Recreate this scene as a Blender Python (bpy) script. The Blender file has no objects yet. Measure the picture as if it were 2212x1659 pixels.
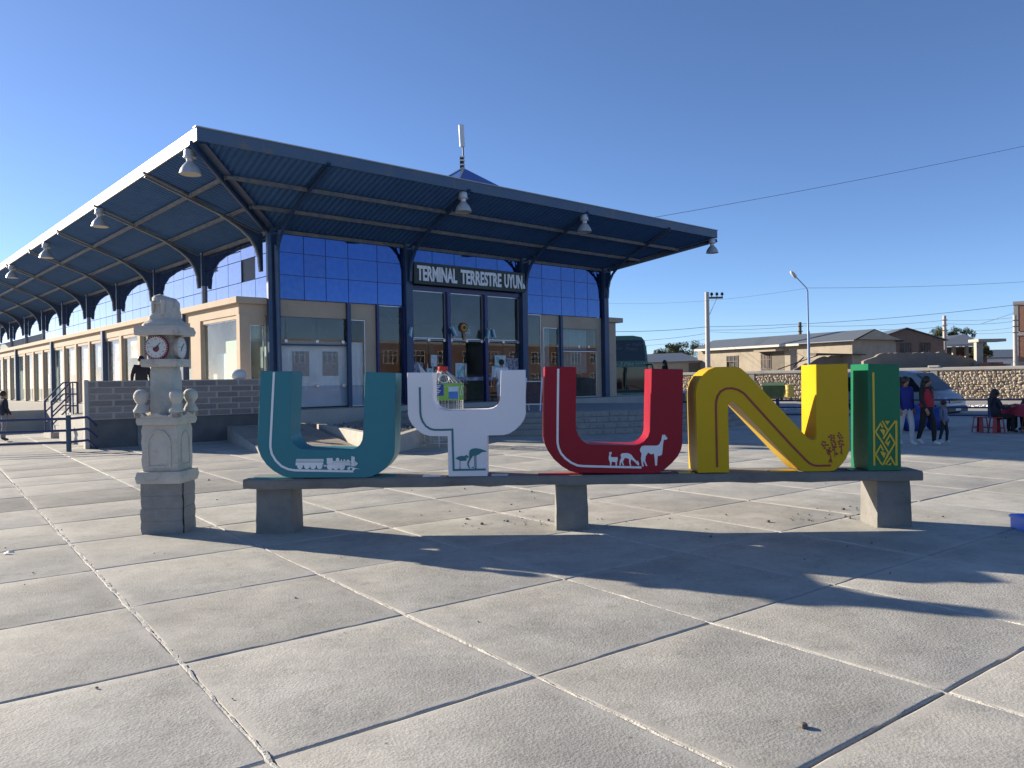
import bpy, bmesh, math, random
from mathutils import Vector, Matrix, Euler
random.seed(7)
R = math.radians
sc = bpy.context.scene
col = sc.collection
# ------------------------------------------------------------------ camera
FPX, PW, PH = 1687.3, 2212.0, 1659.0           # focal length in picture units, picture size
PITCH, ROLL, EYE = -0.0057, -0.0169, 1.65
_f = Vector((0, math.cos(PITCH), math.sin(PITCH)))
_u0 = Vector((0, -math.sin(PITCH), math.cos(PITCH)))
_r0 = Vector((1, 0, 0))
_r = _r0*math.cos(ROLL) + _u0*math.sin(ROLL)
_u = -_r0*math.sin(ROLL) + _u0*math.cos(ROLL)
cam = bpy.data.objects.new('camera', bpy.data.cameras.new('camera'))
col.objects.link(cam)
cam.data.sensor_width = 36.0
cam.data.lens = 36.0*FPX/PW
cam.data.clip_start = 0.05
cam.data.clip_end = 4000
cam.matrix_world = Matrix(((_r.x, _u.x, -_f.x, 0), (_r.y, _u.y, -_f.y, 0), (_r.z, _u.z, -_f.z, EYE), (0, 0, 0, 1)))
sc.camera = cam
EYEV = Vector((0, 0, EYE))
def at(px, py, Y):                              # surveyed point -> place at depth Y
    d = _f + _r*((px-PW/2)/FPX) + _u*((PH/2-py)/FPX)
    return EYEV + d*(Y/d.y)
def gnd(px, py, z=0.0):
    d = _f + _r*((px-PW/2)/FPX) + _u*((PH/2-py)/FPX)
    return EYEV + d*((z-EYE)/d.z)
# ------------------------------------------------------------------ sky and sun
SUN_EL = R(18.3)
SUN_AZ = math.atan2(-0.896, 0.445)              # clockwise from +Y
w = bpy.data.worlds.new('World'); sc.world = w; w.use_nodes = True
nt = w.node_tree; bg = nt.nodes['Background']
sky = nt.nodes.new('ShaderNodeTexSky'); sky.sky_type = 'NISHITA'
sky.sun_disc = False; sky.sun_elevation = SUN_EL; sky.sun_rotation = SUN_AZ
sky.altitude = 3650; sky.air_density = 1.05; sky.dust_density = 2.8; sky.ozone_density = 5.5
wb = nt.nodes.new('ShaderNodeMix'); wb.data_type = 'RGBA'; wb.blend_type = 'MULTIPLY'; wb.inputs['Factor'].default_value = 1.0
wb.inputs['B'].default_value = (1.12, .965, .915, 1)      # even white balance of the whole sky
nt.links.new(sky.outputs[0], wb.inputs['A']); nt.links.new(wb.outputs['Result'], bg.inputs[0]); bg.inputs[1].default_value = 0.092
sl = bpy.data.lights.new('sun', 'SUN'); sl.energy = 4.7; sl.angle = R(0.55); sl.color = (1.0, 0.89, 0.73)
so = bpy.data.objects.new('sun', sl); col.objects.link(so)
_sd = Vector((math.sin(SUN_AZ)*math.cos(SUN_EL), math.cos(SUN_AZ)*math.cos(SUN_EL), math.sin(SUN_EL)))
so.rotation_euler = _sd.to_track_quat('Z', 'Y').to_euler(); so.location = _sd*80
sc.view_settings.view_transform = 'Standard'; sc.view_settings.look = 'None'
sc.view_settings.exposure = 1.15; sc.view_settings.gamma = 1.0
sc.view_settings.use_curve_mapping = False
sc.cycles.use_denoising = True
sc.cycles.max_bounces = 8; sc.cycles.transparent_max_bounces = 24
# ------------------------------------------------------------------ materials
MATS = {}
def N(nt, kind, **kw):
    n = nt.nodes.new(kind)
    for k, v in kw.items(): setattr(n, k, v)
    return n
def mat(name, c, rough=0.6, metal=0.0, c2=None, scale=3.0, detail=6.0, lo=0.35, hi=0.65, bump=0.0, bscale=40.0, spec=0.5,
        c3=None, s3=1.2, lo3=0.6, hi3=0.75, coat=0.0, rnd=0.0, coords='pos', stretch=None, emit=None, rough2=None):
    if name in MATS: return MATS[name]
    m = bpy.data.materials.new(name); m.use_nodes = True
    t = m.node_tree; L = t.links.new; b = t.nodes['Principled BSDF']
    b.inputs['Roughness'].default_value = rough; b.inputs['Metallic'].default_value = metal
    b.inputs['Specular IOR Level'].default_value = spec
    b.inputs['Coat Weight'].default_value = coat; b.inputs['Coat Roughness'].default_value = 0.092
    b.inputs['Base Color'].default_value = (*c, 1)
    if coords == 'pos': src = N(t, 'ShaderNodeNewGeometry').outputs['Position']
    else: src = N(t, 'ShaderNodeTexCoord').outputs['Object']
    if stretch:
        mp = N(t, 'ShaderNodeMapping'); mp.inputs['Scale'].default_value = stretch
        L(src, mp.inputs['Vector']); src = mp.outputs[0]
    cur = None
    if c2:
        nz = N(t, 'ShaderNodeTexNoise'); nz.inputs['Scale'].default_value = scale; nz.inputs['Detail'].default_value = detail
        nz.inputs['Roughness'].default_value = 0.65
        L(src, nz.inputs['Vector'])
        mr = N(t, 'ShaderNodeMapRange'); mr.inputs['From Min'].default_value = lo; mr.inputs['From Max'].default_value = hi
        L(nz.outputs['Fac'], mr.inputs['Value'])
        mx = N(t, 'ShaderNodeMix', data_type='RGBA'); mx.inputs['A'].default_value = (*c, 1); mx.inputs['B'].default_value = (*c2, 1)
        L(mr.outputs[0], mx.inputs['Factor']); cur = mx.outputs['Result']
        if rough2 is not None:
            rr = N(t, 'ShaderNodeMapRange'); rr.inputs['To Min'].default_value = rough; rr.inputs['To Max'].default_value = rough2
            L(mr.outputs[0], rr.inputs['Value']); L(rr.outputs[0], b.inputs['Roughness'])
    if c3:
        nz = N(t, 'ShaderNodeTexNoise'); nz.inputs['Scale'].default_value = s3; nz.inputs['Detail'].default_value = 9
        nz.inputs['Roughness'].default_value = 0.7
        L(src, nz.inputs['Vector'])
        mr = N(t, 'ShaderNodeMapRange'); mr.inputs['From Min'].default_value = lo3; mr.inputs['From Max'].default_value = hi3
        L(nz.outputs['Fac'], mr.inputs['Value'])
        mx = N(t, 'ShaderNodeMix', data_type='RGBA'); mx.inputs['B'].default_value = (*c3, 1)
        if cur: L(cur, mx.inputs['A'])
        else: mx.inputs['A'].default_value = (*c, 1)
        L(mr.outputs[0], mx.inputs['Factor']); cur = mx.outputs['Result']
    if rnd:
        oi = N(t, 'ShaderNodeObjectInfo'); mr = N(t, 'ShaderNodeMapRange')
        mr.inputs['To Min'].default_value = 1-rnd; mr.inputs['To Max'].default_value = 1+rnd
        L(oi.outputs['Random'], mr.inputs['Value'])
        hs = N(t, 'ShaderNodeHueSaturation')
        if cur: L(cur, hs.inputs['Color'])
        else: hs.inputs['Color'].default_value = (*c, 1)
        L(mr.outputs[0], hs.inputs['Value']); cur = hs.outputs[0]
    if cur: L(cur, b.inputs['Base Color'])
    if bump:
        nz = N(t, 'ShaderNodeTexNoise'); nz.inputs['Scale'].default_value = bscale; nz.inputs['Detail'].default_value = 5
        L(src, nz.inputs['Vector'])
        bp = N(t, 'ShaderNodeBump'); bp.inputs['Strength'].default_value = bump; bp.inputs['Distance'].default_value = 0.02
        L(nz.outputs['Fac'], bp.inputs['Height']); L(bp.outputs[0], b.inputs['Normal'])
    if emit:
        b.inputs['Emission Color'].default_value = (*emit[0], 1); b.inputs['Emission Strength'].default_value = emit[1]
    MATS[name] = m
    return m
def glass_mat(name, tint, ior=1.5, dirt=0.06, dirtc=(.6, .6, .58)):
    if name in MATS: return MATS[name]
    m = bpy.data.materials.new(name); m.use_nodes = True
    t = m.node_tree; L = t.links.new
    t.nodes.remove(t.nodes['Principled BSDF']); out = t.nodes['Material Output']
    tr = N(t, 'ShaderNodeBsdfTransparent'); tr.inputs[0].default_value = (*tint, 1)
    gl = N(t, 'ShaderNodeBsdfGlossy'); gl.inputs['Roughness'].default_value = 0.01; gl.inputs['Color'].default_value = (1, 1, 1, 1)
    fr = N(t, 'ShaderNodeFresnel'); fr.inputs['IOR'].default_value = ior
    bf = N(t, 'ShaderNodeMath', operation='SUBTRACT'); bf.inputs[0].default_value = 1.0; L(N(t, 'ShaderNodeNewGeometry').outputs['Backfacing'], bf.inputs[1])
    fm = N(t, 'ShaderNodeMath', operation='MULTIPLY'); L(fr.outputs[0], fm.inputs[0]); L(bf.outputs[0], fm.inputs[1])
    mx = N(t, 'ShaderNodeMixShader'); L(fm.outputs[0], mx.inputs[0]); L(tr.outputs[0], mx.inputs[1]); L(gl.outputs[0], mx.inputs[2])
    df = N(t, 'ShaderNodeBsdfDiffuse'); df.inputs[0].default_value = (*dirtc, 1)
    nz = N(t, 'ShaderNodeTexNoise'); nz.inputs['Scale'].default_value = 1.3; nz.inputs['Detail'].default_value = 7
    L(N(t, 'ShaderNodeNewGeometry').outputs['Position'], nz.inputs['Vector'])
    mr = N(t, 'ShaderNodeMapRange'); mr.inputs['From Min'].default_value = .35; mr.inputs['From Max'].default_value = .75
    mr.inputs['To Max'].default_value = dirt*2; L(nz.outputs['Fac'], mr.inputs['Value'])
    m2 = N(t, 'ShaderNodeMixShader'); L(mr.outputs[0], m2.inputs[0]); L(mx.outputs[0], m2.inputs[1]); L(df.outputs[0], m2.inputs[2])
    L(m2.outputs[0], out.inputs['Surface'])
    MATS[name] = m
    return m
# ------------------------------------------------------------------ mesh helper
class MB:
    def __init__(s): s.v = []; s.f = []
    def add(s, vs, fs):
        o = len(s.v); s.v += [tuple(v) for v in vs]; s.f += [tuple(i+o for i in f) for f in fs]; return s
    def box(s, x0, x1, y0, y1, z0, z1):
        return s.add([(x0,y0,z0),(x1,y0,z0),(x1,y1,z0),(x0,y1,z0),(x0,y0,z1),(x1,y0,z1),(x1,y1,z1),(x0,y1,z1)],
                     [(0,3,2,1),(4,5,6,7),(0,1,5,4),(1,2,6,5),(2,3,7,6),(3,0,4,7)])
    def bar(s, a, b, w, h=None, up=(0,0,1)):
        a = Vector(a); b = Vector(b); h = w if h is None else h
        d = (b-a).normalized(); up = Vector(up)
        if abs(d.dot(up)) > .99: up = Vector((1,0,0))
        x = d.cross(up).normalized()*(w/2); y = x.cross(d).normalized()*(h/2)
        vs = [a-x-y, a+x-y, a+x+y, a-x+y, b-x-y, b+x-y, b+x+y, b-x+y]
        return s.add(vs, [(0,1,2,3),(7,6,5,4),(0,4,5,1),(1,5,6,2),(2,6,7,3),(3,7,4,0)])
    def tube(s, pts, r, n=8, cap=True):
        pts = [Vector(p) for p in pts]; m = len(pts)
        rr = r if isinstance(r, (list, tuple)) else [r]*m
        o = len(s.v); ref = None
        for i, p in enumerate(pts):
            d = (pts[min(i+1, m-1)]-pts[max(i-1, 0)]).normalized()
            if ref is None:
                ref = Vector((0,0,1)) if abs(d.z) < .9 else Vector((1,0,0))
            x = d.cross(ref).normalized(); y = x.cross(d).normalized(); ref = y
            for k in range(n):
                a = 2*math.pi*k/n; s.v.append(tuple(p + x*(math.cos(a)*rr[i]) + y*(math.sin(a)*rr[i])))
        for i in range(m-1):
            for k in range(n):
                s.f.append((o+i*n+k, o+i*n+(k+1) % n, o+(i+1)*n+(k+1) % n, o+(i+1)*n+k))
        if cap:
            s.f.append(tuple(o+k for k in range(n))[::-1]); s.f.append(tuple(o+(m-1)*n+k for k in range(n)))
        return s
    def lathe(s, prof, n=20, c=(0,0,0), cap=True):      # prof of (radius, z)
        o = len(s.v); m = len(prof)
        for r_, z in prof:
            for k in range(n):
                a = 2*math.pi*k/n; s.v.append((c[0]+r_*math.cos(a), c[1]+r_*math.sin(a), c[2]+z))
        for i in range(m-1):
            for k in range(n): s.f.append((o+i*n+k, o+i*n+(k+1) % n, o+(i+1)*n+(k+1) % n, o+(i+1)*n+k))
        if cap:
            s.f.append(tuple(o+k for k in range(n))[::-1]); s.f.append(tuple(o+(m-1)*n+k for k in range(n)))
        return s
    def prism(s, poly, y0, y1):                          # polygon in x,z pulled from y0 (front) to y1 (back)
        n = len(poly)
        ar = sum(poly[i][0]*poly[(i+1) % n][1]-poly[(i+1) % n][0]*poly[i][1] for i in range(n))
        if ar < 0: poly = poly[::-1]
        vs = [(x, y0, z) for x, z in poly]+[(x, y1, z) for x, z in poly]
        fs = [tuple(range(n)), tuple(range(2*n-1, n-1, -1))]
        fs += [((i+1) % n, i, n+i, n+(i+1) % n) for i in range(n)]
        return s.add(vs, fs)
    def slab(s, poly, z0, z1):                           # polygon in x,y pulled from z0 up to z1
        n = len(poly)
        ar = sum(poly[i][0]*poly[(i+1) % n][1]-poly[(i+1) % n][0]*poly[i][1] for i in range(n))
        if ar < 0: poly = poly[::-1]
        z1s = z1 if isinstance(z1, (list, tuple)) else [z1]*n
        if isinstance(z1, (list, tuple)) and ar < 0: z1s = list(z1)[::-1]
        vs = [(x, y, z0) for x, y in poly]+[(p[0], p[1], z) for p, z in zip(poly, z1s)]
        fs = [tuple(range(n))[::-1], tuple(range(n, 2*n))]
        fs += [(i, (i+1) % n, n+(i+1) % n, n+i) for i in range(n)]
        return s.add(vs, fs)
    def ball(s, c, r, nu=12, nv=8, sq=(1,1,1)):
        o = len(s.v)
        for j in range(1, nv):
            th = math.pi*j/nv
            for k in range(nu):
                a = 2*math.pi*k/nu
                s.v.append((c[0]+r*sq[0]*math.sin(th)*math.cos(a), c[1]+r*sq[1]*math.sin(th)*math.sin(a), c[2]+r*sq[2]*math.cos(th)))
        t = len(s.v); s.v += [(c[0], c[1], c[2]+r*sq[2]), (c[0], c[1], c[2]-r*sq[2])]
        for j in range(nv-2):
            for k in range(nu): s.f.append((o+j*nu+k, o+(j+1)*nu+k, o+(j+1)*nu+(k+1) % nu, o+j*nu+(k+1) % nu))
        for k in range(nu):
            s.f.append((t, o+k, o+(k+1) % nu)); s.f.append((t+1, o+(nv-2)*nu+(k+1) % nu, o+(nv-2)*nu+k))
        return s
    def mesh(s, name, m, bevel=0.0, seg=1, smooth=None, jitter=0.0):
        me = bpy.data.meshes.new(name); me.from_pydata(s.v, [], s.f); me.validate()
        if bevel or jitter:
            bm = bmesh.new(); bm.from_mesh(me)
            if bevel:
                ed = [e for e in bm.edges if e.is_manifold and e.calc_face_angle(0) > 0.5]
                bmesh.ops.bevel(bm, geom=ed, offset=bevel, segments=seg, profile=0.6, affect='EDGES', clamp_overlap=True)
            if jitter:
                for v in bm.verts: v.co += Vector((random.uniform(-1,1), random.uniform(-1,1), random.uniform(-1,1)))*jitter
            bm.to_mesh(me); bm.free()
        if smooth is not None:
            me.shade_smooth(); me.set_sharp_from_angle(angle=R(smooth))
        for x in (m if isinstance(m, (list, tuple)) else [m]): me.materials.append(x)
        return me
    def obj(s, name, m, parent=None, loc=None, **kw):
        return link(name, s.mesh(name, m, **kw), parent, loc)
def link(name, me, parent=None, loc=None):
    o = bpy.data.objects.new(name, me); col.objects.link(o)
    if parent: o.parent = parent
    if loc is not None: o.location = loc
    return o
def tag(o, label=None, cat=None, group=None, kind=None):
    if label: o['label'] = label
    if cat: o['category'] = cat
    if group: o['group'] = group
    if kind: o['kind'] = kind
    return o
def thing(name, label, cat, loc=(0,0,0), rz=0.0, group=None):
    o = bpy.data.objects.new(name, None); col.objects.link(o); o.empty_display_size = .2
    o.location = loc; o.rotation_euler = (0,0,rz)
    return tag(o, label, cat, group)
def copy_tree(o, parent=None):
    c = o.copy(); col.objects.link(c); c.parent = parent
    for ch in list(o.children): copy_tree(ch, c)
    return c
_tc = {}
def text_mb(txt, height, width=None, depth=0.01, bold=0.0, shear=0.0):
    """flat lettering standing in x,z, centred; returns MB"""
    cu = bpy.data.curves.new('t', 'FONT'); cu.body = txt; cu.extrude = 0.0; cu.offset = bold; cu.shear = shear
    cu.align_x = 'CENTER'; cu.resolution_u = 3
    o = bpy.data.objects.new('t', cu); col.objects.link(o)
    dg = bpy.context.evaluated_depsgraph_get(); me = bpy.data.meshes.new_from_object(o.evaluated_get(dg))
    xs = [v.co.x for v in me.vertices]; ys = [v.co.y for v in me.vertices]
    sz = height/(max(ys)-min(ys)); sx = sz if width is None else width/(max(xs)-min(xs)); cx = (max(xs)+min(xs))/2; y0 = min(ys)
    mb = MB(); n = len(me.vertices)
    mb.v = [((v.co.x-cx)*sx, 0.0, (v.co.y-y0)*sz) for v in me.vertices]
    mb.f = [tuple(p.vertices) for p in me.polygons]
    bpy.data.objects.remove(o); bpy.data.curves.remove(cu)
    if depth:
        cnt = {}
        for f in mb.f:
            for i in range(len(f)):
                e = (f[i], f[(i+1) % len(f)]); cnt[e] = cnt.get(e, 0)+1
        bord = [e for e in cnt if (e[1], e[0]) not in cnt]
        back = [(x, -depth, z) for x, y, z in mb.v]
        fr = [tuple(i+n for i in f) for f in mb.f]
        sides = [(a, b, b+n, a+n) for a, b in bord]
        mb.v = mb.v+back; mb.f = fr+sides                # front face towards -y
    return mb
def stroke(pts, w):
    """closed polygon band of width w along a 2d polyline, mitred"""
    L_, R_ = [], []
    n = len(pts)
    for i in range(n):
        a = Vector(pts[max(i-1, 0)]); b = Vector(pts[i]); c = Vector(pts[min(i+1, n-1)])
        d1 = (b-a) if i > 0 else (c-b); d2 = (c-b) if i < n-1 else (b-a)
        d1 = d1.normalized(); d2 = d2.normalized()
        t = (d1+d2)
        t = t.normalized() if t.length > 1e-4 else d1
        nrm = Vector((-t.y, t.x)); k = max(.35, nrm.dot(Vector((-d1.y, d1.x))))
        o = nrm*(w/2/k)
        L_.append(tuple(b+o)); R_.append(tuple(b-o))
    return L_, R_
def stroke_mb(mb, pts, w, y0, y1):
    L_, R_ = stroke(pts, w); n = len(pts)
    vs = [(x, y0, z) for x, z in L_]+[(x, y0, z) for x, z in R_]+[(x, y1, z) for x, z in L_]+[(x, y1, z) for x, z in R_]
    fs = []
    for i in range(n-1):
        fs += [(i, n+i, n+i+1, i+1), (i+1, 2*n+i+1, 2*n+i, i), (n+i, 3*n+i, 3*n+i+1, n+i+1)]
    fs += [(0, 2*n, 3*n, n), (n-1, 2*n-1, 4*n-1, 3*n-1)]
    return mb.add(vs, fs)
# ================================================================== MATERIALS USED OFTEN
CONC = mat('concrete_wall', (.30,.285,.26), .85, c2=(.38,.36,.325), scale=2.2, c3=(.22,.21,.195), s3=3.5, lo3=.55, hi3=.75, bump=.35, bscale=55)
CONC_D = mat('bench_concrete', (.175,.168,.155), .85, c2=(.235,.222,.20), scale=5, c3=(.13,.125,.115), s3=2.5, lo3=.5, hi3=.7, bump=.4, bscale=70)
BLUE = mat('blue_steel', (.022,.05,.11), .42, c2=(.03,.065,.14), scale=1.5, c3=(.14,.13,.12), s3=2.2, lo3=.66, hi3=.78, bump=.05, bscale=30)
BLUEF = mat('fascia_blue', (.04,.085,.16), .5, c2=(.06,.10,.15), scale=1.3, c3=(.17,.12,.08), s3=1.6, lo3=.55, hi3=.68, bump=.08, bscale=14)
SOFFIT = mat('soffit_sheet', (.042,.105,.24), .6, c2=(.052,.122,.27), scale=1.2, c3=(.034,.085,.20), s3=.7, spec=.12)
PURL = mat('purlin_steel', (.17,.14,.11), .6, c2=(.06,.085,.11), scale=4, bump=.1)
BEIGE = mat('beige_plaster', (.45,.345,.245), .85, c2=(.49,.385,.275), scale=1.2, c3=(.38,.285,.20), s3=2.3, lo3=.6, hi3=.8, bump=.15, bscale=45)
NAVY = mat('navy_frame', (.012,.022,.11), .35, c2=(.02,.03,.13), scale=3)
ALU = mat('aluminium', (.55,.56,.57), .35, metal=.8, c2=(.45,.46,.47), scale=4)
GLASS = glass_mat('window_glass', (.74,.80,.79), 1.58, .03)
GLASS_C = glass_mat('clear_glass', (.92,.95,.95), 1.45, .03)
GLASS_S = glass_mat('shop_glass', (.88,.92,.91), 1.38, .04)
DARKGL = mat('dark_glass', (.012,.016,.02), .04, spec=.7)
RUBBER = mat('black_rubber', (.015,.015,.016), .7, c2=(.025,.025,.025), scale=20)
BLACK = mat('black_paint', (.012,.012,.014), .45, c2=(.02,.02,.022), scale=9)
WHITE = mat('white_paint', (.78,.78,.77), .45, c2=(.70,.70,.69), scale=5)
SKIN = mat('brown_skin', (.30,.155,.095), .55, c2=(.26,.13,.08), scale=20)
HAIR = mat('black_hair', (.010,.008,.007), .5, c2=(.02,.016,.013), scale=60)
# ================================================================== GROUND
YAWS = 0.6442
E1 = Vector((math.cos(YAWS), math.sin(YAWS), 0)); E2 = Vector((-math.sin(YAWS), math.cos(YAWS), 0))
SO = Vector((-.1876, 2.2276, 0)); S = 1.5
def slab_material():
    m = bpy.data.materials.new('slab_concrete'); m.use_nodes = True
    t = m.node_tree; L = t.links.new; b = t.nodes['Principled BSDF']; b.inputs['Roughness'].default_value = .82
    b.inputs['Specular IOR Level'].default_value = .3
    pos = N(t, 'ShaderNodeNewGeometry').outputs['Position']; ob = N(t, 'ShaderNodeTexCoord').outputs['Object']; oi = N(t, 'ShaderNodeObjectInfo')
    off = N(t, 'ShaderNodeVectorMath', operation='SCALE'); cmb = N(t, 'ShaderNodeCombineXYZ')
    L(oi.outputs['Random'], cmb.inputs[0]); L(oi.outputs['Random'], cmb.inputs[1]); L(cmb.outputs[0], off.inputs[0]); off.inputs['Scale'].default_value = 57.0
    ad = N(t, 'ShaderNodeVectorMath', operation='ADD'); L(pos, ad.inputs[0]); L(off.outputs[0], ad.inputs[1])
    def noise(src, sc_, det=6, rg=.6):
        n = N(t, 'ShaderNodeTexNoise'); n.inputs['Scale'].default_value = sc_; n.inputs['Detail'].default_value = det; n.inputs['Roughness'].default_value = rg
        L(src, n.inputs['Vector']); return n.outputs['Fac']
    def ramp(fac, lo, hi, a=0.0, b_=1.0):
        r_ = N(t, 'ShaderNodeMapRange'); r_.inputs['From Min'].default_value = lo; r_.inputs['From Max'].default_value = hi
        r_.inputs['To Min'].default_value = a; r_.inputs['To Max'].default_value = b_; L(fac, r_.inputs['Value']); return r_.outputs[0]
    def mixc(f, a, b_):
        x = N(t, 'ShaderNodeMix', data_type='RGBA')
        for s_, v in (('A', a), ('B', b_)):
            if isinstance(v, tuple): x.inputs[s_].default_value = (*v, 1)
            else: L(v, x.inputs[s_])
        L(f, x.inputs['Factor']); return x.outputs['Result']
    c = mixc(ramp(noise(ad.outputs[0], 1.6, 8, .7), .3, .7), (.30,.29,.255), (.50,.485,.43))
    c = mixc(ramp(noise(ad.outputs[0], 5.5, 8, .75), .54, .70, 0, .8), c, (.25,.24,.215))
    c = mixc(ramp(noise(ad.outputs[0], 26, 6), .50, .74, 0, .55), c, (.57,.55,.49))
    c = mixc(ramp(noise(ad.outputs[0], 90, 3), .60, .78, 0, .45), c, (.22,.21,.19))
    c = mixc(ramp(noise(pos, .42, 6, .65), .48, .66, 0, .6), c, (.275,.265,.24))
    c = mixc(ramp(noise(pos, 2.3, 10, .82), .57, .66, 0, .55), c, (.235,.225,.205))
    c = mixc(ramp(noise(pos, .7, 8, .7), .56, .70, 0, .5), c, (.56,.54,.49))
    c = mixc(ramp(noise(pos, .9, 9, .8), .60, .72, 0, .6), c, (.42,.37,.30))
    vs_ = N(t, 'ShaderNodeTexVoronoi'); vs_.inputs['Scale'].default_value = 2.6; L(pos, vs_.inputs['Vector'])
    c = mixc(ramp(vs_.outputs['Distance'], .035, .016, 0, .75), c, (.10,.095,.09))
    # trowelled rim: distance to the slab's edge
    sx = N(t, 'ShaderNodeSeparateXYZ'); L(ob, sx.inputs[0])
    ax = N(t, 'ShaderNodeMath', operation='ABSOLUTE'); L(sx.outputs[0], ax.inputs[0]); ay = N(t, 'ShaderNodeMath', operation='ABSOLUTE'); L(sx.outputs[1], ay.inputs[0])
    mxm = N(t, 'ShaderNodeMath', operation='MAXIMUM'); L(ax.outputs[0], mxm.inputs[0]); L(ay.outputs[0], mxm.inputs[1])
    rim = ramp(mxm.outputs[0], .655, .70)
    rimw = N(t, 'ShaderNodeMath', operation='MULTIPLY'); L(rim, rimw.inputs[0]); L(ramp(noise(ad.outputs[0], 7, 4), .3, .6), rimw.inputs[1])
    rf = N(t, 'ShaderNodeMath', operation='MULTIPLY'); L(rimw.outputs[0], rf.inputs[0]); rf.inputs[1].default_value = .45
    c = mixc(rf.outputs[0], c, (.47,.45,.41))
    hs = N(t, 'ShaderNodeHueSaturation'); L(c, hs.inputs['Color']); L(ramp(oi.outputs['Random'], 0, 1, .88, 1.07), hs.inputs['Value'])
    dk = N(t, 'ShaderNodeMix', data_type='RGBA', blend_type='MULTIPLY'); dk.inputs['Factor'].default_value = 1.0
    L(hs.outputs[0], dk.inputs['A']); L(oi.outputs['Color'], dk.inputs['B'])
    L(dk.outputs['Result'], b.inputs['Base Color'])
    # relief: rough rain-pitted centre, smoother rim
    v = N(t, 'ShaderNodeTexVoronoi'); v.inputs['Scale'].default_value = 64; L(ad.outputs[0], v.inputs['Vector'])
    h1 = N(t, 'ShaderNodeMath', operation='MULTIPLY_ADD'); L(v.outputs['Distance'], h1.inputs[0]); h1.inputs[1].default_value = .55; L(noise(ad.outputs[0], 52, 7, .75), h1.inputs[2])
    h2 = N(t, 'ShaderNodeMath', operation='MULTIPLY_ADD'); L(noise(ad.outputs[0], 6, 4), h2.inputs[0]); h2.inputs[1].default_value = .5; L(h1.outputs[0], h2.inputs[2])
    st = ramp(rimw.outputs[0], 0, 1, .26, .09)
    bp = N(t, 'ShaderNodeBump'); bp.inputs['Distance'].default_value = .018; L(st, bp.inputs['Strength']); L(h2.outputs[0], bp.inputs['Height']); L(bp.outputs[0], b.inputs['Normal'])
    return m
SLABM = slab_material()
JOINT = mat('joint_mortar', (.30,.285,.25), .9, c2=(.40,.38,.335), scale=9, c3=(.16,.15,.135), s3=5, bump=.5, bscale=60)
# far ground: one sheet out to the horizon
tag(MB().slab([(-1500,-1500),(1500,-1500),(1500,2500),(-1500,2500)], -.6, -.25).obj('ground', mat('dry_ground', (.25,.215,.17), .95, c2=(.31,.27,.215), scale=.25, c3=(.19,.165,.13), s3=.8, bump=.4, bscale=8)), kind='structure')
# plaza: joint bed with one object for each slab
plaza = tag(MB().slab([(-60,-40),(60,-40),(60,12),(26,25.6),(-2,36),(-30,60),(-60,60)], -.245, -.028).obj('plaza', JOINT), kind='structure')
def slab_mesh(seed):
    rr = random.Random(seed); g = S/2-.0065; bv = .006
    mb = MB(); n = 12
    def ring(h, z, jit):
        out = []
        for sx_, sy_, ex, ey in ((-1,-1,1,0),(1,-1,0,1),(1,1,-1,0),(-1,1,0,-1)):
            for k in range(n):
                u = 2*h*k/n
                out.append((sx_*h+ex*u+rr.uniform(-jit,jit), sy_*h+ey*u+rr.uniform(-jit,jit), z+rr.uniform(-jit,jit)*.25))
        return out
    a = ring(g, -.045, .001); b_ = ring(g, -.010, .0022); c = ring(g-bv, -.0015, .0025); d = ring(g-bv-.012, 0, .0015)
    m = 4*n; vs = a+b_+c+d; fs = []
    for q in range(3):
        for k in range(m): fs.append((q*m+k, q*m+(k+1) % m, (q+1)*m+(k+1) % m, (q+1)*m+k))
    fs.append(tuple(range(3*m, 4*m)))
    mb.add(vs, fs)
    return mb.mesh('slab', SLABM, smooth=50)
slab_meshes = [slab_mesh(k) for k in range(6)]
cand = []
for i in range(-30, 40):
    for j in range(-6, 40):
        p = SO + E1*(S*(i+.5)) + E2*(S*(j+.5))
        if p.y < .6 or abs(p.x) > .74*p.y+2.4: continue
        cand.append((p.length, i, j, p))
cand.sort(key=lambda q: q[0])
def in_plaza(p):
    q = p-Vector((-7.71,25.46,0)); s = q.x*.7471+q.y*.6647; t = -q.x*.6647+q.y*.7471
    if s > -1.2 and t > -1.0: return False
    if t > 9.8 and s > -9: return False
    return p.y + .486*(p.x-26) < 24.6 or p.x < 8
cand = [c_ for c_ in cand if in_plaza(c_[3])]
def put_slab(i, j, p):
    o = link('slab', slab_meshes[random.randrange(6)], plaza, (p.x, p.y, random.uniform(-.004, 0)))
    o.rotation_euler = (R(random.uniform(-.12,.12)), R(random.uniform(-.12,.12)), YAWS + random.randrange(4)*math.pi/2)
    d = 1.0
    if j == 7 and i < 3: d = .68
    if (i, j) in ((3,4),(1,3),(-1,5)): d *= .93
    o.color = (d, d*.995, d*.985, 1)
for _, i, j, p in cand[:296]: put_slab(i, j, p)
if len(cand) > 296:
    mb = MB(); g = S/2-.012
    for _, i, j, p in cand[296:900]:
        c4 = [p+E1*(a*g)+E2*(b_*g) for a, b_ in ((-1,-1),(1,-1),(1,1),(-1,1))]
        mb.slab([(q.x, q.y) for q in c4], -.04, -.002)
    far = mb.obj('far_slabs', mat('far_slab', (.40,.385,.35), .85, c2=(.46,.445,.405), scale=1.5, c3=(.3,.29,.265), s3=4, bump=.3, bscale=40), plaza); tag(far, kind='stuff')
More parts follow.
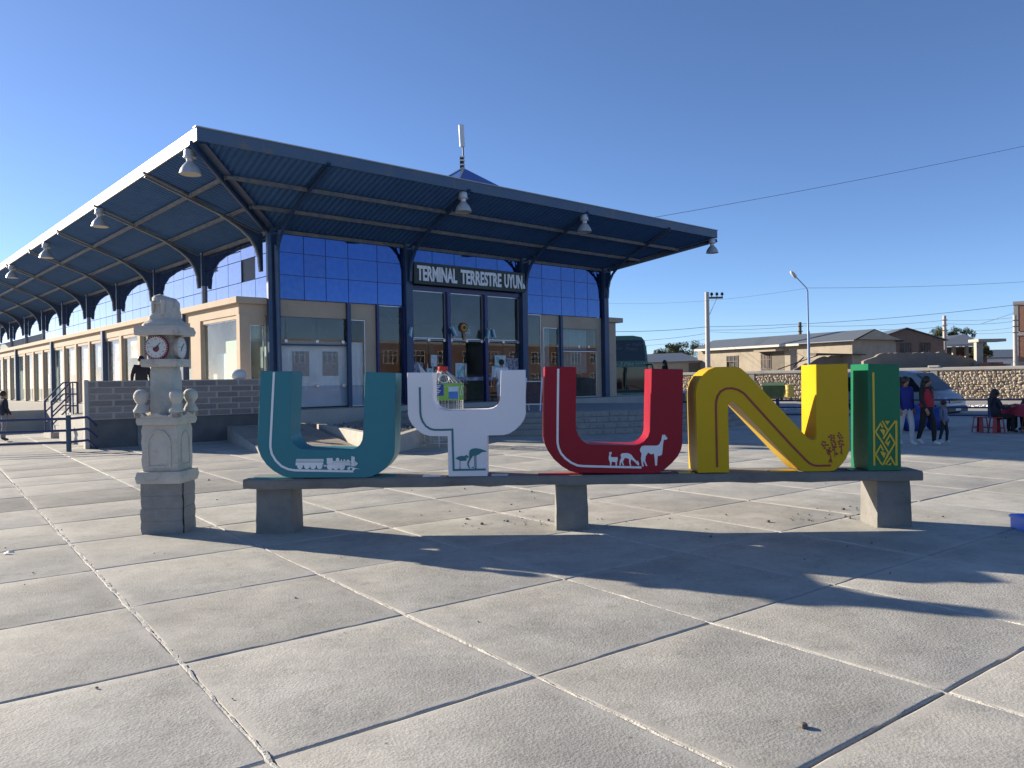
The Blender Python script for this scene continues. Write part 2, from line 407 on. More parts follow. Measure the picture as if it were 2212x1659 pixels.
# mortar beads left proud along the joints that run away from the viewer
for i in (-2,-1,0,1,2,3,4):
    rr = random.Random(40+i); mb = MB(); vs = []; n = 0; wd0 = .015 if i == 0 else .008
    k = -1.5; q1 = q2 = q3 = 0.0
    while k < 9.5:
        q1 = q1*.88+rr.gauss(0,.16); q2 = q2*.88+rr.gauss(0,.002); q3 = q3*.9+rr.gauss(0,.0022)
        p = SO+E1*(S*i)+E2*(S*k); w_ = wd0*max(.25, 1+q1); h_ = (.003 if i == 0 else -.002)+max(-.012, min(.008, q2)); o_ = max(-.012, min(.012, q3))
        a = p+E1*(o_-w_); b_ = p+E1*(o_+w_)
        vs += [(a.x,a.y,-.02),(a.x+E1.x*w_*.5,a.y+E1.y*w_*.5,h_),(b_.x-E1.x*w_*.4,b_.y-E1.y*w_*.4,h_*.8),(b_.x,b_.y,-.02)]; n += 1; k += rr.uniform(.01,.022)
    mb.add(vs, [(4*q+a, 4*q+a+1, 4*q+a+5, 4*q+a+4) for q in range(n-1) for a in range(3)])
    mb.obj('joint_bead', mat('bead_mortar', (.44,.42,.375), .9, c2=(.52,.5,.45), scale=12, c3=(.3,.28,.25), s3=8, bump=.4, bscale=80), plaza)
# smooth pavement strip, kerb and road beyond the blue fence
PAVE = mat('pavement_screed', (.25,.245,.235), .85, c2=(.30,.29,.275), scale=.9, bump=.2, bscale=30)
tag(MB().slab([(60,9.6),(60,12.6),(26,27.6),(8,36.0),(2,38.5),(6,34.2),(26,24.4)], -.02, .0).obj('pavement', PAVE), kind='structure')
tag(MB().slab([(60,12.6),(60,12.95),(26,28.0),(8.2,36.4),(8,36.0),(26,27.6)], -.25, .075).obj('kerb', mat('kerb_concrete', (.46,.44,.40), .85, c2=(.52,.5,.46), scale=2, bump=.3), bevel=.015), kind='structure')
tag(MB().slab([(70,9.1),(70,60),(-10,60),(-10,48),(8.3,36.45),(26,28.05)], -.24, -.2).obj('road', mat('road_dust', (.27,.255,.23), .9, c2=(.33,.31,.28), scale=.5, c3=(.21,.2,.18), s3=1.7, bump=.3, bscale=25)), kind='structure')
# pale gravel along the far edge of the road
mb = MB(); rr = random.Random(3)
for k in range(1500):
    x = rr.uniform(11, 40); y = 41.5-.16*(x-20)+rr.uniform(-1.3,1.3)
    r_ = rr.uniform(.03,.12); mb.ball((x, y, -.2+r_*.3), r_, 5, 4, (rr.uniform(.8,1.3), rr.uniform(.8,1.3), .7))
tag(mb.obj('gravel', mat('pale_gravel', (.55,.53,.49), .9, c2=(.68,.66,.62), scale=6)), 'strip of pale broken stone along the far side of the road', 'gravel', kind='stuff')
# small loose stones and dirt on the plaza near the bench
mb = MB(); rr = random.Random(11)
for k in range(170):
    if k < 90: x = rr.gauss(.3 if k < 45 else 3.9, .55); y = 8.75+abs(rr.gauss(0,.45))
    else: x = rr.uniform(-6,6); y = rr.uniform(3,14)
    r_ = rr.uniform(.003,.011) if k % 9 else rr.uniform(.012,.022)
    mb.ball((x, y, r_*.5), r_, 6, 4, (rr.uniform(.8,1.5), rr.uniform(.8,1.5), .7))
tag(mb.obj('loose_grit', mat('dark_grit', (.12,.105,.09), .9, c2=(.22,.2,.17), scale=30)), 'small stones and grit scattered over the concrete slabs', 'grit', kind='stuff')
# ================================================================== TERMINAL BUILDING (local frame: x along the front, y into the building)
BY = 0.7271
C0 = Vector((-7.71, 25.46, 0))
bF = Vector((math.cos(BY), math.sin(BY), 0)); bL = Vector((-math.sin(BY), math.cos(BY), 0))
def B(s, t, z=0.0): return C0 + bF*s + bL*t + Vector((0,0,z))
def panel_material(BASE=(.005,.044,.175,1), CI=1.4, DUST=.04, nm='blue_mirror_glass'):
    m = bpy.data.materials.new(nm); m.use_nodes = True
    t = m.node_tree; L = t.links.new; b = t.nodes['Principled BSDF']
    b.inputs['Base Color'].default_value = BASE; b.inputs['Metallic'].default_value = .88; b.inputs['Roughness'].default_value = .035
    b.inputs['Coat Weight'].default_value = 1.0; b.inputs['Coat IOR'].default_value = CI; b.inputs['Coat Roughness'].default_value = .02
    oi = N(t, 'ShaderNodeObjectInfo'); mr = N(t, 'ShaderNodeMapRange'); mr.inputs['To Min'].default_value = .9; mr.inputs['To Max'].default_value = 1.1
    L(oi.outputs['Random'], mr.inputs['Value'])
    hs = N(t, 'ShaderNodeHueSaturation'); hs.inputs['Color'].default_value = BASE; L(mr.outputs[0], hs.inputs['Value'])
    # pale dust film in streaks
    nz = N(t, 'ShaderNodeTexNoise'); nz.inputs['Scale'].default_value = 6.0; nz.inputs['Detail'].default_value = 6
    L(N(t, 'ShaderNodeNewGeometry').outputs['Position'], nz.inputs['Vector'])
    r2 = N(t, 'ShaderNodeMapRange'); r2.inputs['From Min'].default_value = .35; r2.inputs['From Max'].default_value = .7; r2.inputs['To Min'].default_value = .01; r2.inputs['To Max'].default_value = DUST
    L(nz.outputs['Fac'], r2.inputs['Value'])
    mx = N(t, 'ShaderNodeMix', data_type='RGBA'); mx.inputs['B'].default_value = (.5,.53,.58,1); L(hs.outputs[0], mx.inputs['A']); L(r2.outputs[0], mx.inputs['Factor'])
    L(mx.outputs['Result'], b.inputs['Base Color'])
    me = N(t, 'ShaderNodeMath', operation='SUBTRACT'); me.inputs[0].default_value = .88; L(r2.outputs[0], me.inputs[1]); L(me.outputs[0], b.inputs['Metallic'])
    wv = N(t, 'ShaderNodeTexNoise'); wv.inputs['Scale'].default_value = 1.1; L(N(t, 'ShaderNodeTexCoord').outputs['Object'], wv.inputs['Vector'])
    bp = N(t, 'ShaderNodeBump'); bp.inputs['Strength'].default_value = .06; bp.inputs['Distance'].default_value = .03; L(wv.outputs['Fac'], bp.inputs['Height']); L(bp.outputs[0], b.inputs['Normal'])
    return m
PANEL = panel_material(); PANEL_S = panel_material((.05,.115,.30,1), 1.65, .14, 'sky_lit_mirror_glass')  # paler copy for the long side: bright sky reflection put into the colour
bld = thing('terminal_building', 'bus terminal with blue mirror glass, beige kiosks and a wide upswept canopy on steel ribs', 'building', C0, BY)
ZF, ZP, ZT, ZE = .79, 4.42, 6.70, 8.30          # floor, panel foot, wall top, canopy edge
OV, WS = 3.75, 15.95                            # overhang, front width
LEN = 56.0                                      # depth of the long side
FLOOR = mat('platform_concrete', (.36,.34,.30), .85, c2=(.42,.40,.355), scale=1.1, c3=(.28,.265,.235), s3=2.5, bump=.3, bscale=40)
# platform and plinth
mb = MB(); mb.box(-1.5, 18.6, -1.1, LEN, -.2, ZF); mb.box(-4.6, -1.5, 3.2, 10.3, -.2, ZF-.006); mb.box(-5.6, -1.5, -.85, 3.2, -.2, ZF-.002); mb.box(-14, -1.5, 10.3, LEN, -.2, ZF-.004)
mb.obj('platform', FLOOR, bld, bevel=.012)
# roof sheet above everything
MB().slab([(-OV+.05,-OV+.05),(WS+OV-.05,-OV+.05),(WS+OV-.05,LEN),(-OV+.05,LEN)], ZE-.06, ZE-.02).obj('roof_sheet', mat('roof_metal', (.12,.17,.23), .5, c2=(.15,.2,.26), scale=2), bld)
# corrugated soffit: front, left and right planes
def soff_z(d): return ZT + (ZE-.30-ZT)*d/OV
def corr(side):
    mb = MB(); p = .105; amp = .022; k = 0
    if side == 'front': a0, a1 = -OV, WS+OV
    else: a0, a1 = -OV, LEN
    prev = None; a = a0
    while a <= a1+1e-6:
        dz = (-amp, -amp, amp, amp)[k % 4]
        if side == 'front':
            inner = max(0.0, -a, a-WS)               # inner limit as distance from the wall
        else:
            inner = max(0.0, -a)
        pts = []
        for d in (OV-.02, max(inner, .0)):
            z = soff_z(d)+dz
            pts.append((a, -d, z) if side == 'front' else ((-d, a, z) if side == 'left' else (WS+d, a, z)))
        if prev:
            o = len(mb.v); mb.v += prev+pts; mb.f.append((o, o+2, o+3, o+1))
        prev = pts; a += p/2; k += 1
    return mb
for sd in ('front', 'left', 'right'): corr(sd).obj('soffit', SOFFIT, bld)
# fascia
MB().box(-OV, WS+OV, -OV, -OV+.045, ZE-.34, ZE).obj('fascia', BLUEF, bld)
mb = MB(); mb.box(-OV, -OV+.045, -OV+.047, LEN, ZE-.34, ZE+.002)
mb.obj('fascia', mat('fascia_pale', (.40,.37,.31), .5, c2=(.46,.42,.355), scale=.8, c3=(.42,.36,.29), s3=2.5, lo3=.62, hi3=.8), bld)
MB().box(WS+OV-.045, WS+OV, -OV+.047, LEN, ZE-.34, ZE+.002).obj('fascia', BLUEF, bld)
MB().box(-OV-.03, WS+OV+.03, -OV-.03, -OV+.16, ZE+.001, ZE+.03).obj('gutter_cap', mat('cap_metal', (.30,.33,.34), .45, c2=(.36,.38,.38), scale=2), bld)
# rivets and joint plates on the long fascia
mb = MB(); t = -OV+.12
while t < 22:
    for z in (ZE-.03, ZE-.30): mb.add([(-OV-.006,t-.014,z-.014),(-OV-.006,t+.014,z-.014),(-OV-.006,t+.014,z+.014),(-OV-.006,t-.014,z+.014)], [(0,3,2,1)])
    t += .17
tag(mb.obj('rivets', mat('rivet_rust', (.28,.2,.13), .7, c2=(.2,.15,.1), scale=9), bld), kind='stuff')
for t in (-.2, 5.6, 11.2, 17.0, 22.7):
    MB().box(-OV-.008, -OV-.001, t, t+.09, ZE-.32, ZE-.02).obj('joint_plate', PURL, bld)
# purlins
for d in (.05, 1.25, 2.5):
    z = soff_z(d)-.09
    MB().box(-d+.02, WS+d-.02, -d-.03, -d+.03, z-.07, z+.05).obj('purlin', PURL, bld)
    MB().box(-d-.03, -d+.03, -d+.04, LEN, z-.07, z+.05).obj('purlin', PURL, bld)
    MB().box(WS+d-.03, WS+d+.03, -d+.04, LEN, z-.07, z+.05).obj('purlin', PURL, bld)
# curved trusses: bottom chord, top chord and webs, outward distance d and height z
LOW = [(.13,5.32),(.15,5.72),(.24,6.06),(.42,6.36),(.70,6.62),(1.05,6.84),(1.6,7.14),(2.5,7.55),(OV-.06,8.0)]
def low_at(d):
    for (a, za), (b_, zb) in zip(LOW, LOW[1:]):
        if a <= d <= b_: return za+(zb-za)*(d-a)/(b_-a)
    return LOW[-1][1]
def truss_mesh(m):
    mb = MB()                                   # in x (outward), z, thin in y
    for (a, za), (b_, zb) in zip(LOW, LOW[1:]): mb.bar((a-.01,0,za), (b_+.01,0,zb), .11, .055)
    mb.bar((.1,0,soff_z(.1)-.17), (OV-.1,0,soff_z(OV-.1)-.1), .09, .05)
    ds = [.3,.62,1.0,1.4,1.85,2.35]
    for i, d in enumerate(ds):
        zt = soff_z(d)-.15; zl = low_at(d)
        if zt-zl > .08:
            mb.bar((d,0,zl), (d,0,zt), .035)
            if i+1 < len(ds) and soff_z(ds[i+1])-.15-low_at(ds[i+1]) > .06: mb.bar((d,0,zl), (ds[i+1],0,soff_z(ds[i+1])-.16), .03)
    mb.prism([(.02,5.95),(.14,5.6),(.18,5.95),(.3,6.2),(.28,6.5),(.02,6.5)], -.012, .012)   # gusset plate
    return mb.mesh('truss', m)
TR = truss_mesh(BLUE); TRL = truss_mesh(mat('rib_lit_grey', (.11,.13,.14), .5, c2=(.15,.16,.165), scale=3))  # long-side ribs paler: light bounced off the ground put into their colour
LP = [0.45] + [6.0+5.68*k for k in range(9)]
FP = (0.0, 5.19, 10.98, 16.08)
def add_truss(x, y, rz, me=None):
    o = link('canopy_truss', me or TR, bld, (x, y, 0)); o.rotation_euler = (0, 0, rz)
for x in FP: add_truss(x, -.13, -math.pi/2)
mb = MB(); mb.prism([(.02,5.34)]+LOW[:7]+[(1.6,soff_z(1.6)-.08),(.02,soff_z(.02)-.12)], -.02, .02); WEB = mb.mesh('web_plate', BLUE)
for y in LP:
    add_truss(-.13, y, math.pi, TRL); o = link('web_plate', WEB, bld, (-.13, y, 0)); o.rotation_euler = (0,0,math.pi)
for y in LP[:3]: add_truss(WS+.13, y, 0)
# hip beams at the two near corners
for sx_, cx in ((-1, 0.0), (1, WS)):
    for off in (.22, -.22):
        a = Vector((cx+sx_*.1, -.1, soff_z(.1)-.12)); b_ = Vector((cx+sx_*(OV-.1), -OV+.1, soff_z(OV)-.12))
        sd = Vector((0, off, 0)) if off > 0 else Vector((-sx_*off, 0, 0))
        MB().bar(a+sd, b_+sd, .07, .16).obj('hip_beam', PURL if off > 0 else BLUE, bld)
    MB().bar(Vector((cx+sx_*.1,-.02,soff_z(.1)-.075)), Vector((cx+sx_*(OV-.1),-OV+.17,soff_z(OV)-.075)), .40, .03).obj('hip_plate', BLUE, bld)
# posts
for x in FP:
    MB().box(x-.15, x+.15, -.18, .12, ZF, ZT+.02).obj('post', BLUE, bld, bevel=.01)
MB().box(-.30, -.17, -.26, -.12, ZF, ZT-.2).obj('post', BLUE, bld, bevel=.008)
MB().tube([(-.03,-.30,6.1),(.02,-.34,ZF)], .07, 10).obj('drain_pipe', mat('pipe_blue', (.05,.09,.16), .5, c2=(.07,.11,.18), scale=3, c3=(.28,.28,.27), s3=7, lo3=.62, hi3=.68), bld, smooth=40)
for y in LP[1:]:
    MB().box(-.11, .02, y-.055, y+.055, ZP-.1, 5.42).obj('post', mat('pale_post', (.42,.44,.45), .5, c2=(.3,.33,.36), scale=3), bld)
    MB().box(-.13, .02, y-.07, y+.07, 5.421, ZT).obj('post', BLUE, bld)
# blue mirror panels, one by one
def pan(x0, x1, z0, z1, y=0.0):
    g = .012
    MB().box(x0+g, x1-g, y-.02, y, z0+g, z1-g).obj('blue_panel', PANEL, bld)
rows = (ZP, 5.22, 5.96, ZT-.02)
for cols in ((.16,1.07,1.88,2.74,3.92,5.03), (11.14,12.11,13.28,14.13,14.97,15.92)):
    for a, b_ in zip(cols, cols[1:]):
        for za, zb in zip(rows, rows[1:]): pan(a, b_, za, zb)
for a, b_ in zip((5.35,6.35,7.4,8.5,9.6,10.82), (6.35,7.4,8.5,9.6,10.82)):
    pan(a, b_, 5.96, ZT-.02); pan(a, b_, 5.22, 5.96)
for a, b_, c_ in ((.1,5.15,ZP+.005),(5.16,11.0,5.23),(11.01,WS-.1,ZP+.005)): MB().box(a, b_, .001, .058, c_, ZT).obj('panel_backing', NAVY, bld)
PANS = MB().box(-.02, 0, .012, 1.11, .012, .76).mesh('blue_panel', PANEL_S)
prev = .2
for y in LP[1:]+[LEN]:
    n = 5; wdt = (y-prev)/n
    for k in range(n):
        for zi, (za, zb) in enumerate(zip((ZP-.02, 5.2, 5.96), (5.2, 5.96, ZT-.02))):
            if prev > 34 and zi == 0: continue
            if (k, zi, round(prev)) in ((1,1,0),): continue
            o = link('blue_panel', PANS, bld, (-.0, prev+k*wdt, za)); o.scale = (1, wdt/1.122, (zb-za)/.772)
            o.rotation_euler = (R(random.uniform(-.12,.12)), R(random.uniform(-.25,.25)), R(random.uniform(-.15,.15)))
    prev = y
MB().box(.03, .09, .2, LEN, ZF, ZT).obj('side_wall', mat('dark_backing', (.06,.08,.12), .6, c2=(.08,.1,.14), scale=2), bld)
# ---- front, lower level, bay beside the near corner
PLY0 = .06
mb = MB(); mb.box(.15, 3.92, PLY0, PLY0+.2, 3.86, ZP-.003); mb.box(3.43, 3.90, PLY0+.001, PLY0+.201, ZF, 3.859)
mb.obj('beige_wall', BEIGE, bld)
MB().box(2.66, 2.80, -.06, .055, ZF, ZP-.004).obj('mullion', BLUE, bld)
MB().box(3.86, 3.95, -.05, .058, ZF, ZP+.001).obj('mullion', NAVY, bld)
MB().box(.17, 2.658, .02, .05, 2.90, 2.96).obj('transom', BLUE, bld)
def pane(x0, x1, z0, z1, y=.08, m=GLASS, frame=.03, fm=ALU):
    o = MB().box(x0, x1, y, y+.012, z0, z1).obj('window_pane', m, bld)
    if frame:
        fb = MB(); y0, y1 = y-.02, y+.03
        fb.box(x0, x1, y0, y1, z1-frame, z1); fb.box(x0, x1, y0, y1, z0, z0+frame); fb.box(x0, x0+frame, y0+.001, y1-.001, z0+frame, z1-frame); fb.box(x1-frame, x1, y0+.001, y1-.001, z0+frame, z1-frame)
        fb.obj('frame', fm, o)
    return o
for a, b_ in ((.18,.42),(.43,1.55),(1.56,2.64)):
    pane(a, b_, 2.97, 3.85, frame=0); pane(a, b_, ZF+.02, 2.89, frame=0, m=GLASS_C)
pane(2.81, 3.42, ZF+.02, 3.85, m=GLASS_C)
pane(3.96, 5.02, ZF+.02, ZP-.01)
FIT = mat('steel_fitting', (.6,.6,.58), .3, metal=.7, c2=(.45,.45,.44), scale=10)
for x, z in ((.43,3.05),(1.56,3.05),(2.55,3.05),(1.56,1.55),(2.55,1.55)):
    MB().box(x-.06, x+.06, .055, .105, z-.06, z+.06).obj('glass_clamp', FIT, bld, bevel=.01)
# painted lower blinds and notices behind that glass
BLIND = mat('white_blind', (.84,.84,.82), .7, c2=(.78,.78,.77), scale=2, c3=(.52,.56,.60), s3=.8)
MB().box(.2, 3.40, .19, .20, ZF+.05, 3.06).obj('blind', BLIND, bld)
MB().box(.2, 3.40, .182, .186, ZF+.06, 1.55).obj('blind_band', mat('blue_grey_film', (.42,.48,.56), .6, c2=(.48,.53,.6), scale=1.5), bld)
# ---- front, door bay
MB().box(5.20, 10.98, -.05, .10, 5.06, 5.22).obj('door_head', NAVY, bld)
for x in (7.07, 8.94):
    MB().box(x-.075, x+.075, -.08, .10, ZF, 5.06).obj('mullion', NAVY, bld)
for x in (5.03, 11.14):
    MB().box(x-.05 if x < 8 else x, x+.0 if x < 8 else x+.05, -.09, .11, ZF, ZP).obj('mullion', NAVY, bld)
edges = ((5.36,6.99),(7.15,8.86),(9.02,10.81))
for a, b_ in edges:
    pane(a, b_, 3.25, 5.05, frame=.035)
    MB().tube([(a,.04,3.2),(b_,.04,3.2)], .028, 8).obj('transom_rail', FIT, bld, smooth=50)
    for x in (a+.08, (a+b_)/2, b_-.08): MB().box(x-.06, x+.06, .01, .09, 3.14, 3.26).obj('glass_clamp', FIT, bld, bevel=.012)
def door(x0, x1, hx):
    o = MB().box(x0, x1, .08, .092, ZF+.02, 3.14).obj('glass_door', GLASS, bld)
    MB().tube([(hx,.02,1.55),(hx,-.02,1.62),(hx,-.02,2.25),(hx,.02,2.32)], .018, 8).obj('handle', FIT, o, smooth=50)
for a, b_ in ((edges[0]), (edges[2])):
    m_ = (a+b_)/2; door(a+.02, m_-.01, m_-.12); door(m_+.01, b_-.02, m_+.12)
door(7.17, 7.98, 7.86)
o = MB().box(-.78, 0, -.006, .006, ZF+.02, 3.14).obj('glass_door', GLASS, bld, loc=(8.84,.1,0)); o.rotation_euler = (0,0,R(-62))
MB().tube([(-.68,-.05,1.5),(-.68,-.07,1.6),(-.68,-.07,2.25),(-.68,-.05,2.32)], .018, 8).obj('handle', FIT, o, smooth=50)
# ---- front, far bay
pane(11.20, 12.08, ZF+.02, ZP-.01)
mb = MB(); mb.box(12.10, 15.93, PLY0, PLY0+.2, 3.88, ZP-.003); mb.box(12.11, 12.22, PLY0+.001, PLY0+.199, ZF, 3.879); mb.box(15.60, 15.92, PLY0+.001, PLY0+.199, ZF, 3.878)
mb.obj('beige_wall', BEIGE, bld)
pane(12.23, 13.17, ZF+.02, 3.87); pane(13.33, 15.58, 2.95, 3.87, frame=0); pane(13.33, 15.58, ZF+.02, 2.88, frame=.03)
MB().box(13.18, 13.32, -.06, .057, ZF, ZP-.004).obj('mullion', BLUE, bld); MB().box(13.33, 15.6, .03, .06, 2.885, 2.945).obj('transom', BLUE, bld)
for x in (13.1, 14.45, 15.1): MB().box(x-.05, x+.05, .055, .105, 3.02, 3.14).obj('glass_clamp', FIT, bld, bevel=.01)
# curtain in folds behind the far window
def curtain(x0, x1, z0, z1, y, m):
    mb = MB(); n = int((x1-x0)/.035); vs = []
    for k in range(n+1):
        x = x0+(x1-x0)*k/n; yy = y+.03*math.sin(k*1.05)+.012*math.sin(k*.37)
        vs += [(x, yy, z0), (x, yy, z1)]
    mb.add(vs, [(2*k, 2*k+2, 2*k+3, 2*k+1) for k in range(n)]); return mb.obj('curtain', m, bld, smooth=80)
CURT = mat('net_curtain', (.50,.52,.52), .8, c2=(.58,.6,.6), scale=3)
curtain(13.4, 15.3, 1.9, 3.85, .4, CURT); curtain(12.26, 12.9, 2.0, 3.85, .4, CURT)
# beige end volume beyond the far corner post and its cap
MB().box(WS+.26, 16.95, .05, 3.5, ZF, 4.24).obj('beige_wall', BEIGE, bld)
MB().box(WS+.22, 17.3, -.12, 3.6, 4.241, 4.46).obj('cornice', BEIGE, bld, bevel=.01)
# ---- interior: floor is the platform; back wall with open window grid, side partitions, kiosks
INT = mat('interior_plaster', (.33,.25,.18), .8, c2=(.38,.29,.21), scale=1.5)
MB().box(.1, WS, 15, 15.2, ZF, 3.7).obj('back_wall', INT, bld)
mb = MB()
for x in [.1+1.0*k for k in range(17)]: mb.box(x-.03, x+.03, 15.05, 15.11, 3.7, 6.6)
for z in (4.2, 4.75, 5.5, 6.2): mb.box(.1, WS, 15.052, 15.108, z-.025, z+.025)
tag(mb.obj('window_grid', NAVY, bld), kind='stuff')
def arch(x0, x1):
    n = 10; pts = [(x0, 6.75), (x0, 4.3)]
    for k in range(n+1): a = math.pi*k/n; pts.append(((x0+x1)/2-(x1-x0)/2*.96*math.cos(a)*1.0, 4.3+1.9*math.sin(a)))
    pts += [(x1, 4.3), (x1, 6.75)]; return pts
for x in (0.2, 5.4, 10.6):
    MB().prism(arch(x, x+5.15), 14.9, 14.98).obj('inner_arch', mat('arch_paint', (.10,.13,.18), .5, c2=(.12,.15,.2), scale=2), bld)
MB().box(WS-.12, WS-.02, .3, LEN, ZF, ZT).obj('side_wall', INT, bld)
MB().box(3.9, 3.96, .3, 7, ZF, 4.3).obj('partition', INT, bld); MB().box(12.12, 12.18, .3, 7, ZF, 4.3).obj('partition', INT, bld)
MB().box(.15, 3.9, 2.6, 2.66, ZF, 4.3).obj('partition', INT, bld); MB().box(12.2, 15.8, 2.6, 2.66, ZF, 4.3).obj('partition', INT, bld)
MB().box(.12, WS-.14, .25, 15, ZT-.3, ZT-.25).obj('ceiling', mat('ceiling_board', (.2,.2,.2), .8, c2=(.24,.24,.24), scale=2), bld)
MB().box(5.2, 6.9, 3.6, 4.2, ZF, 1.9).obj('counter', mat('counter_wood', (.16,.09,.05), .5, c2=(.2,.12,.07), scale=3), bld, bevel=.02)
MB().box(9.2, 11.5, 3.0, 3.6, ZF, 1.9).obj('counter', mat('counter_stone', (.25,.21,.15), .6, c2=(.34,.29,.2), scale=6), bld, bevel=.02)
MB().box(5.2, 12.0, 5.0, 5.1, 2.9, 4.2).obj('kiosk_front', mat('kiosk_panel', (.10,.055,.04), .5, c2=(.14,.08,.05), scale=2), bld)
# ---- kiosk row along the long side
XB = -1.16
MB().box(XB-.14, .0, -.12, LEN-3, 4.21, 4.415).obj('cornice', BEIGE, bld, bevel=.012)
MB().box(XB, XB+.22, .05, LEN-3, 3.86, 4.209).obj('beige_wall', BEIGE, bld)
MB().box(XB+.01, -.05, .02, .22, 3.862, 4.208).obj('beige_wall', BEIGE, bld)
MB().box(XB, XB+.34, .0, .26, ZF, 3.861).obj('pillar', BEIGE, bld)
pane(XB+.36, -.32, ZF+.25, 3.55, y=.1)
MB().box(XB+.35, -.31, .03, .21, 3.551, 3.861).obj('beige_wall', BEIGE, bld); MB().box(XB+.35, -.31, .03, .21, ZF, ZF+.24).obj('beige_wall', BEIGE, bld)
ZB = 3.86
def spane(y0, y1, z0=ZF+.04):
    o = MB().box(XB+.10, XB+.112, y0, y1, z0, ZB-.13).obj('window_pane', GLASS_S, bld)
    fb = MB()
    for a, b_, c, d in ((y0,y1,ZB-.16,ZB-.13),(y0,y1,z0,z0+.03),(y0,y0+.03,z0+.03,ZB-.16),(y1-.03,y1,z0+.03,ZB-.16)): fb.box(XB+.085, XB+.13, a, b_, c, d)
    fb.obj('frame', ALU, o)
MB().box(XB+.03, XB+.19, .27, LEN-3, ZB-.13, ZB).obj('beige_wall', BEIGE, bld)
ops = [(.30, 3.3)]
pil = [(3.3, 4.25)]
y = 4.95; bposts = []
first = True
while y < LEN-6:
    bposts.append(y)
    w4 = 10.6/4
    for k in range(4):
        ops.append((y+k*w4+(.22 if k == 0 else .17), y+(k+1)*w4-(.22 if k == 3 else .17)))
        if k: pil.append((y+k*w4-.16, y+k*w4+.16))
    y += 10.6
for a, b_ in pil: MB().box(XB-.03, XB+.24, a, b_, ZF, ZB+.001).obj('pillar', BEIGE, bld)
for y in bposts: MB().box(XB-.12, XB+.1, y-.14, y+.14, ZF, 4.209).obj('post', BLUE, bld)
for a, b_ in ops: spane(a, b_)
MB().box(XB+1.0, XB+1.06, .3, LEN-3, ZF, 4.2).obj('kiosk_back', mat('kiosk_inside', (.50,.52,.50), .7, c2=(.60,.61,.58), scale=.8, c3=(.34,.40,.42), s3=.9, lo3=.5, hi3=.6), bld)
# hip tower peeping over the canopy
ap = (Vector((-2.2, 38.5, 0))-C0); ax_, ay_ = ap.dot(bF), ap.dot(bL)
mb = MB(); h0, h1, w0 = 8.0, 12.1, 5.4
mb.add([(ax_-w0,ay_-w0,h0),(ax_+w0,ay_-w0,h0),(ax_+w0,ay_+w0,h0),(ax_-w0,ay_+w0,h0),(ax_,ay_,h1)], [(0,1,4),(1,2,4),(2,3,4),(3,0,4)])
mb.obj('roof_lantern', mat('lantern_blue', (.025,.07,.30), .3, c2=(.03,.085,.34), scale=2), bld)
MB().bar((ax_,ay_,h1+.01),(ax_-w0,ay_+.2-w0,h0+.05), .12, .05).obj('ridge_cap', ALU, bld); MB().bar((ax_,ay_,h1+.01),(ax_-w0,ay_+w0,h0+.05), .2, .05).obj('ridge_cap', ALU, bld)
# ---- antenna on the lantern
an = thing('antenna', 'white panel antenna on a mast at the tip of the blue roof lantern', 'antenna', B(ax_, ay_, h1-.05))
an.scale = (.8,.8,.70)
MB().tube([(0,0,0),(-.03,0,2.1)], .05, 8).obj('mast', mat('mast_steel', (.12,.10,.09), .5, c2=(.16,.13,.11), scale=5), an, smooth=50)
o = MB().box(-.15,.15,-.1,.1,0,1.55).obj('panel', mat('antenna_white', (.62,.64,.62), .5, c2=(.7,.7,.68), scale=3), an, loc=(-.06,0,1.55), bevel=.03); o.rotation_euler = (0,R(-2),R(20))
MB().box(-.22,-.05,-.08,.08,.02,.85).obj('radio_box', BLACK, an)
for z in (.25,.55,.8): MB().box(-.24,.08,-.1,.1,z,z+.09).obj('clamp_band', WHITE, an)
# ---- high-bay lamps under the canopy edge
LAMPM = mat('lamp_metal', (.50,.52,.53), .38, metal=.35, c2=(.42,.44,.45), scale=4, c3=(.32,.30,.27), s3=6)
LAMPI = mat('lamp_inside', (.55,.50,.40), .5, c2=(.48,.43,.34), scale=5)
def lamp(p, label):
    t = thing('pendant_lamp', label, 'lamp', p, 0, 'high-bay lamps along the canopy edge')
    MB().tube([(0,0,.0),(0,0,-.12)], .02, 6).obj('hanger', BLACK, t)
    MB().lathe([(.05,-.08),(.13,-.10),(.15,-.16),(.15,-.27),(.17,-.29),(.17,-.31),(.10,-.33),(.085,-.42)], 16).obj('gear_box', LAMPM, t, smooth=40)
    MB().lathe([(.088,-.41),(.12,-.45),(.19,-.53),(.245,-.62),(.275,-.72),(.285,-.75)], 20, cap=False).obj('shade', LAMPM, t, smooth=60)
    MB().lathe([(.27,-.742),(.02,-.735)], 20).obj('lens', LAMPI, t, smooth=60)
    return t
zl = ZE-.30
for d, la in ((-2.9,'silver lamp at the near left corner of the canopy'),(6.0,'second silver lamp along the sunlit canopy edge from the corner'),(14.6,'third silver lamp along the sunlit canopy edge from the corner'),(22.6,'fourth silver lamp along the sunlit canopy edge, at the picture border')):
    lamp(B(-OV+.12, d, zl+.02), la)
for d, la in ((5.05,'silver lamp under the canopy front, left of the entrance sign'),(10.95,'silver lamp under the canopy front, above the entrance sign end'),(19.45,'silver lamp hanging at the far right tip of the canopy')):
    lamp(B(d, -OV+.12, zl+.02), la)
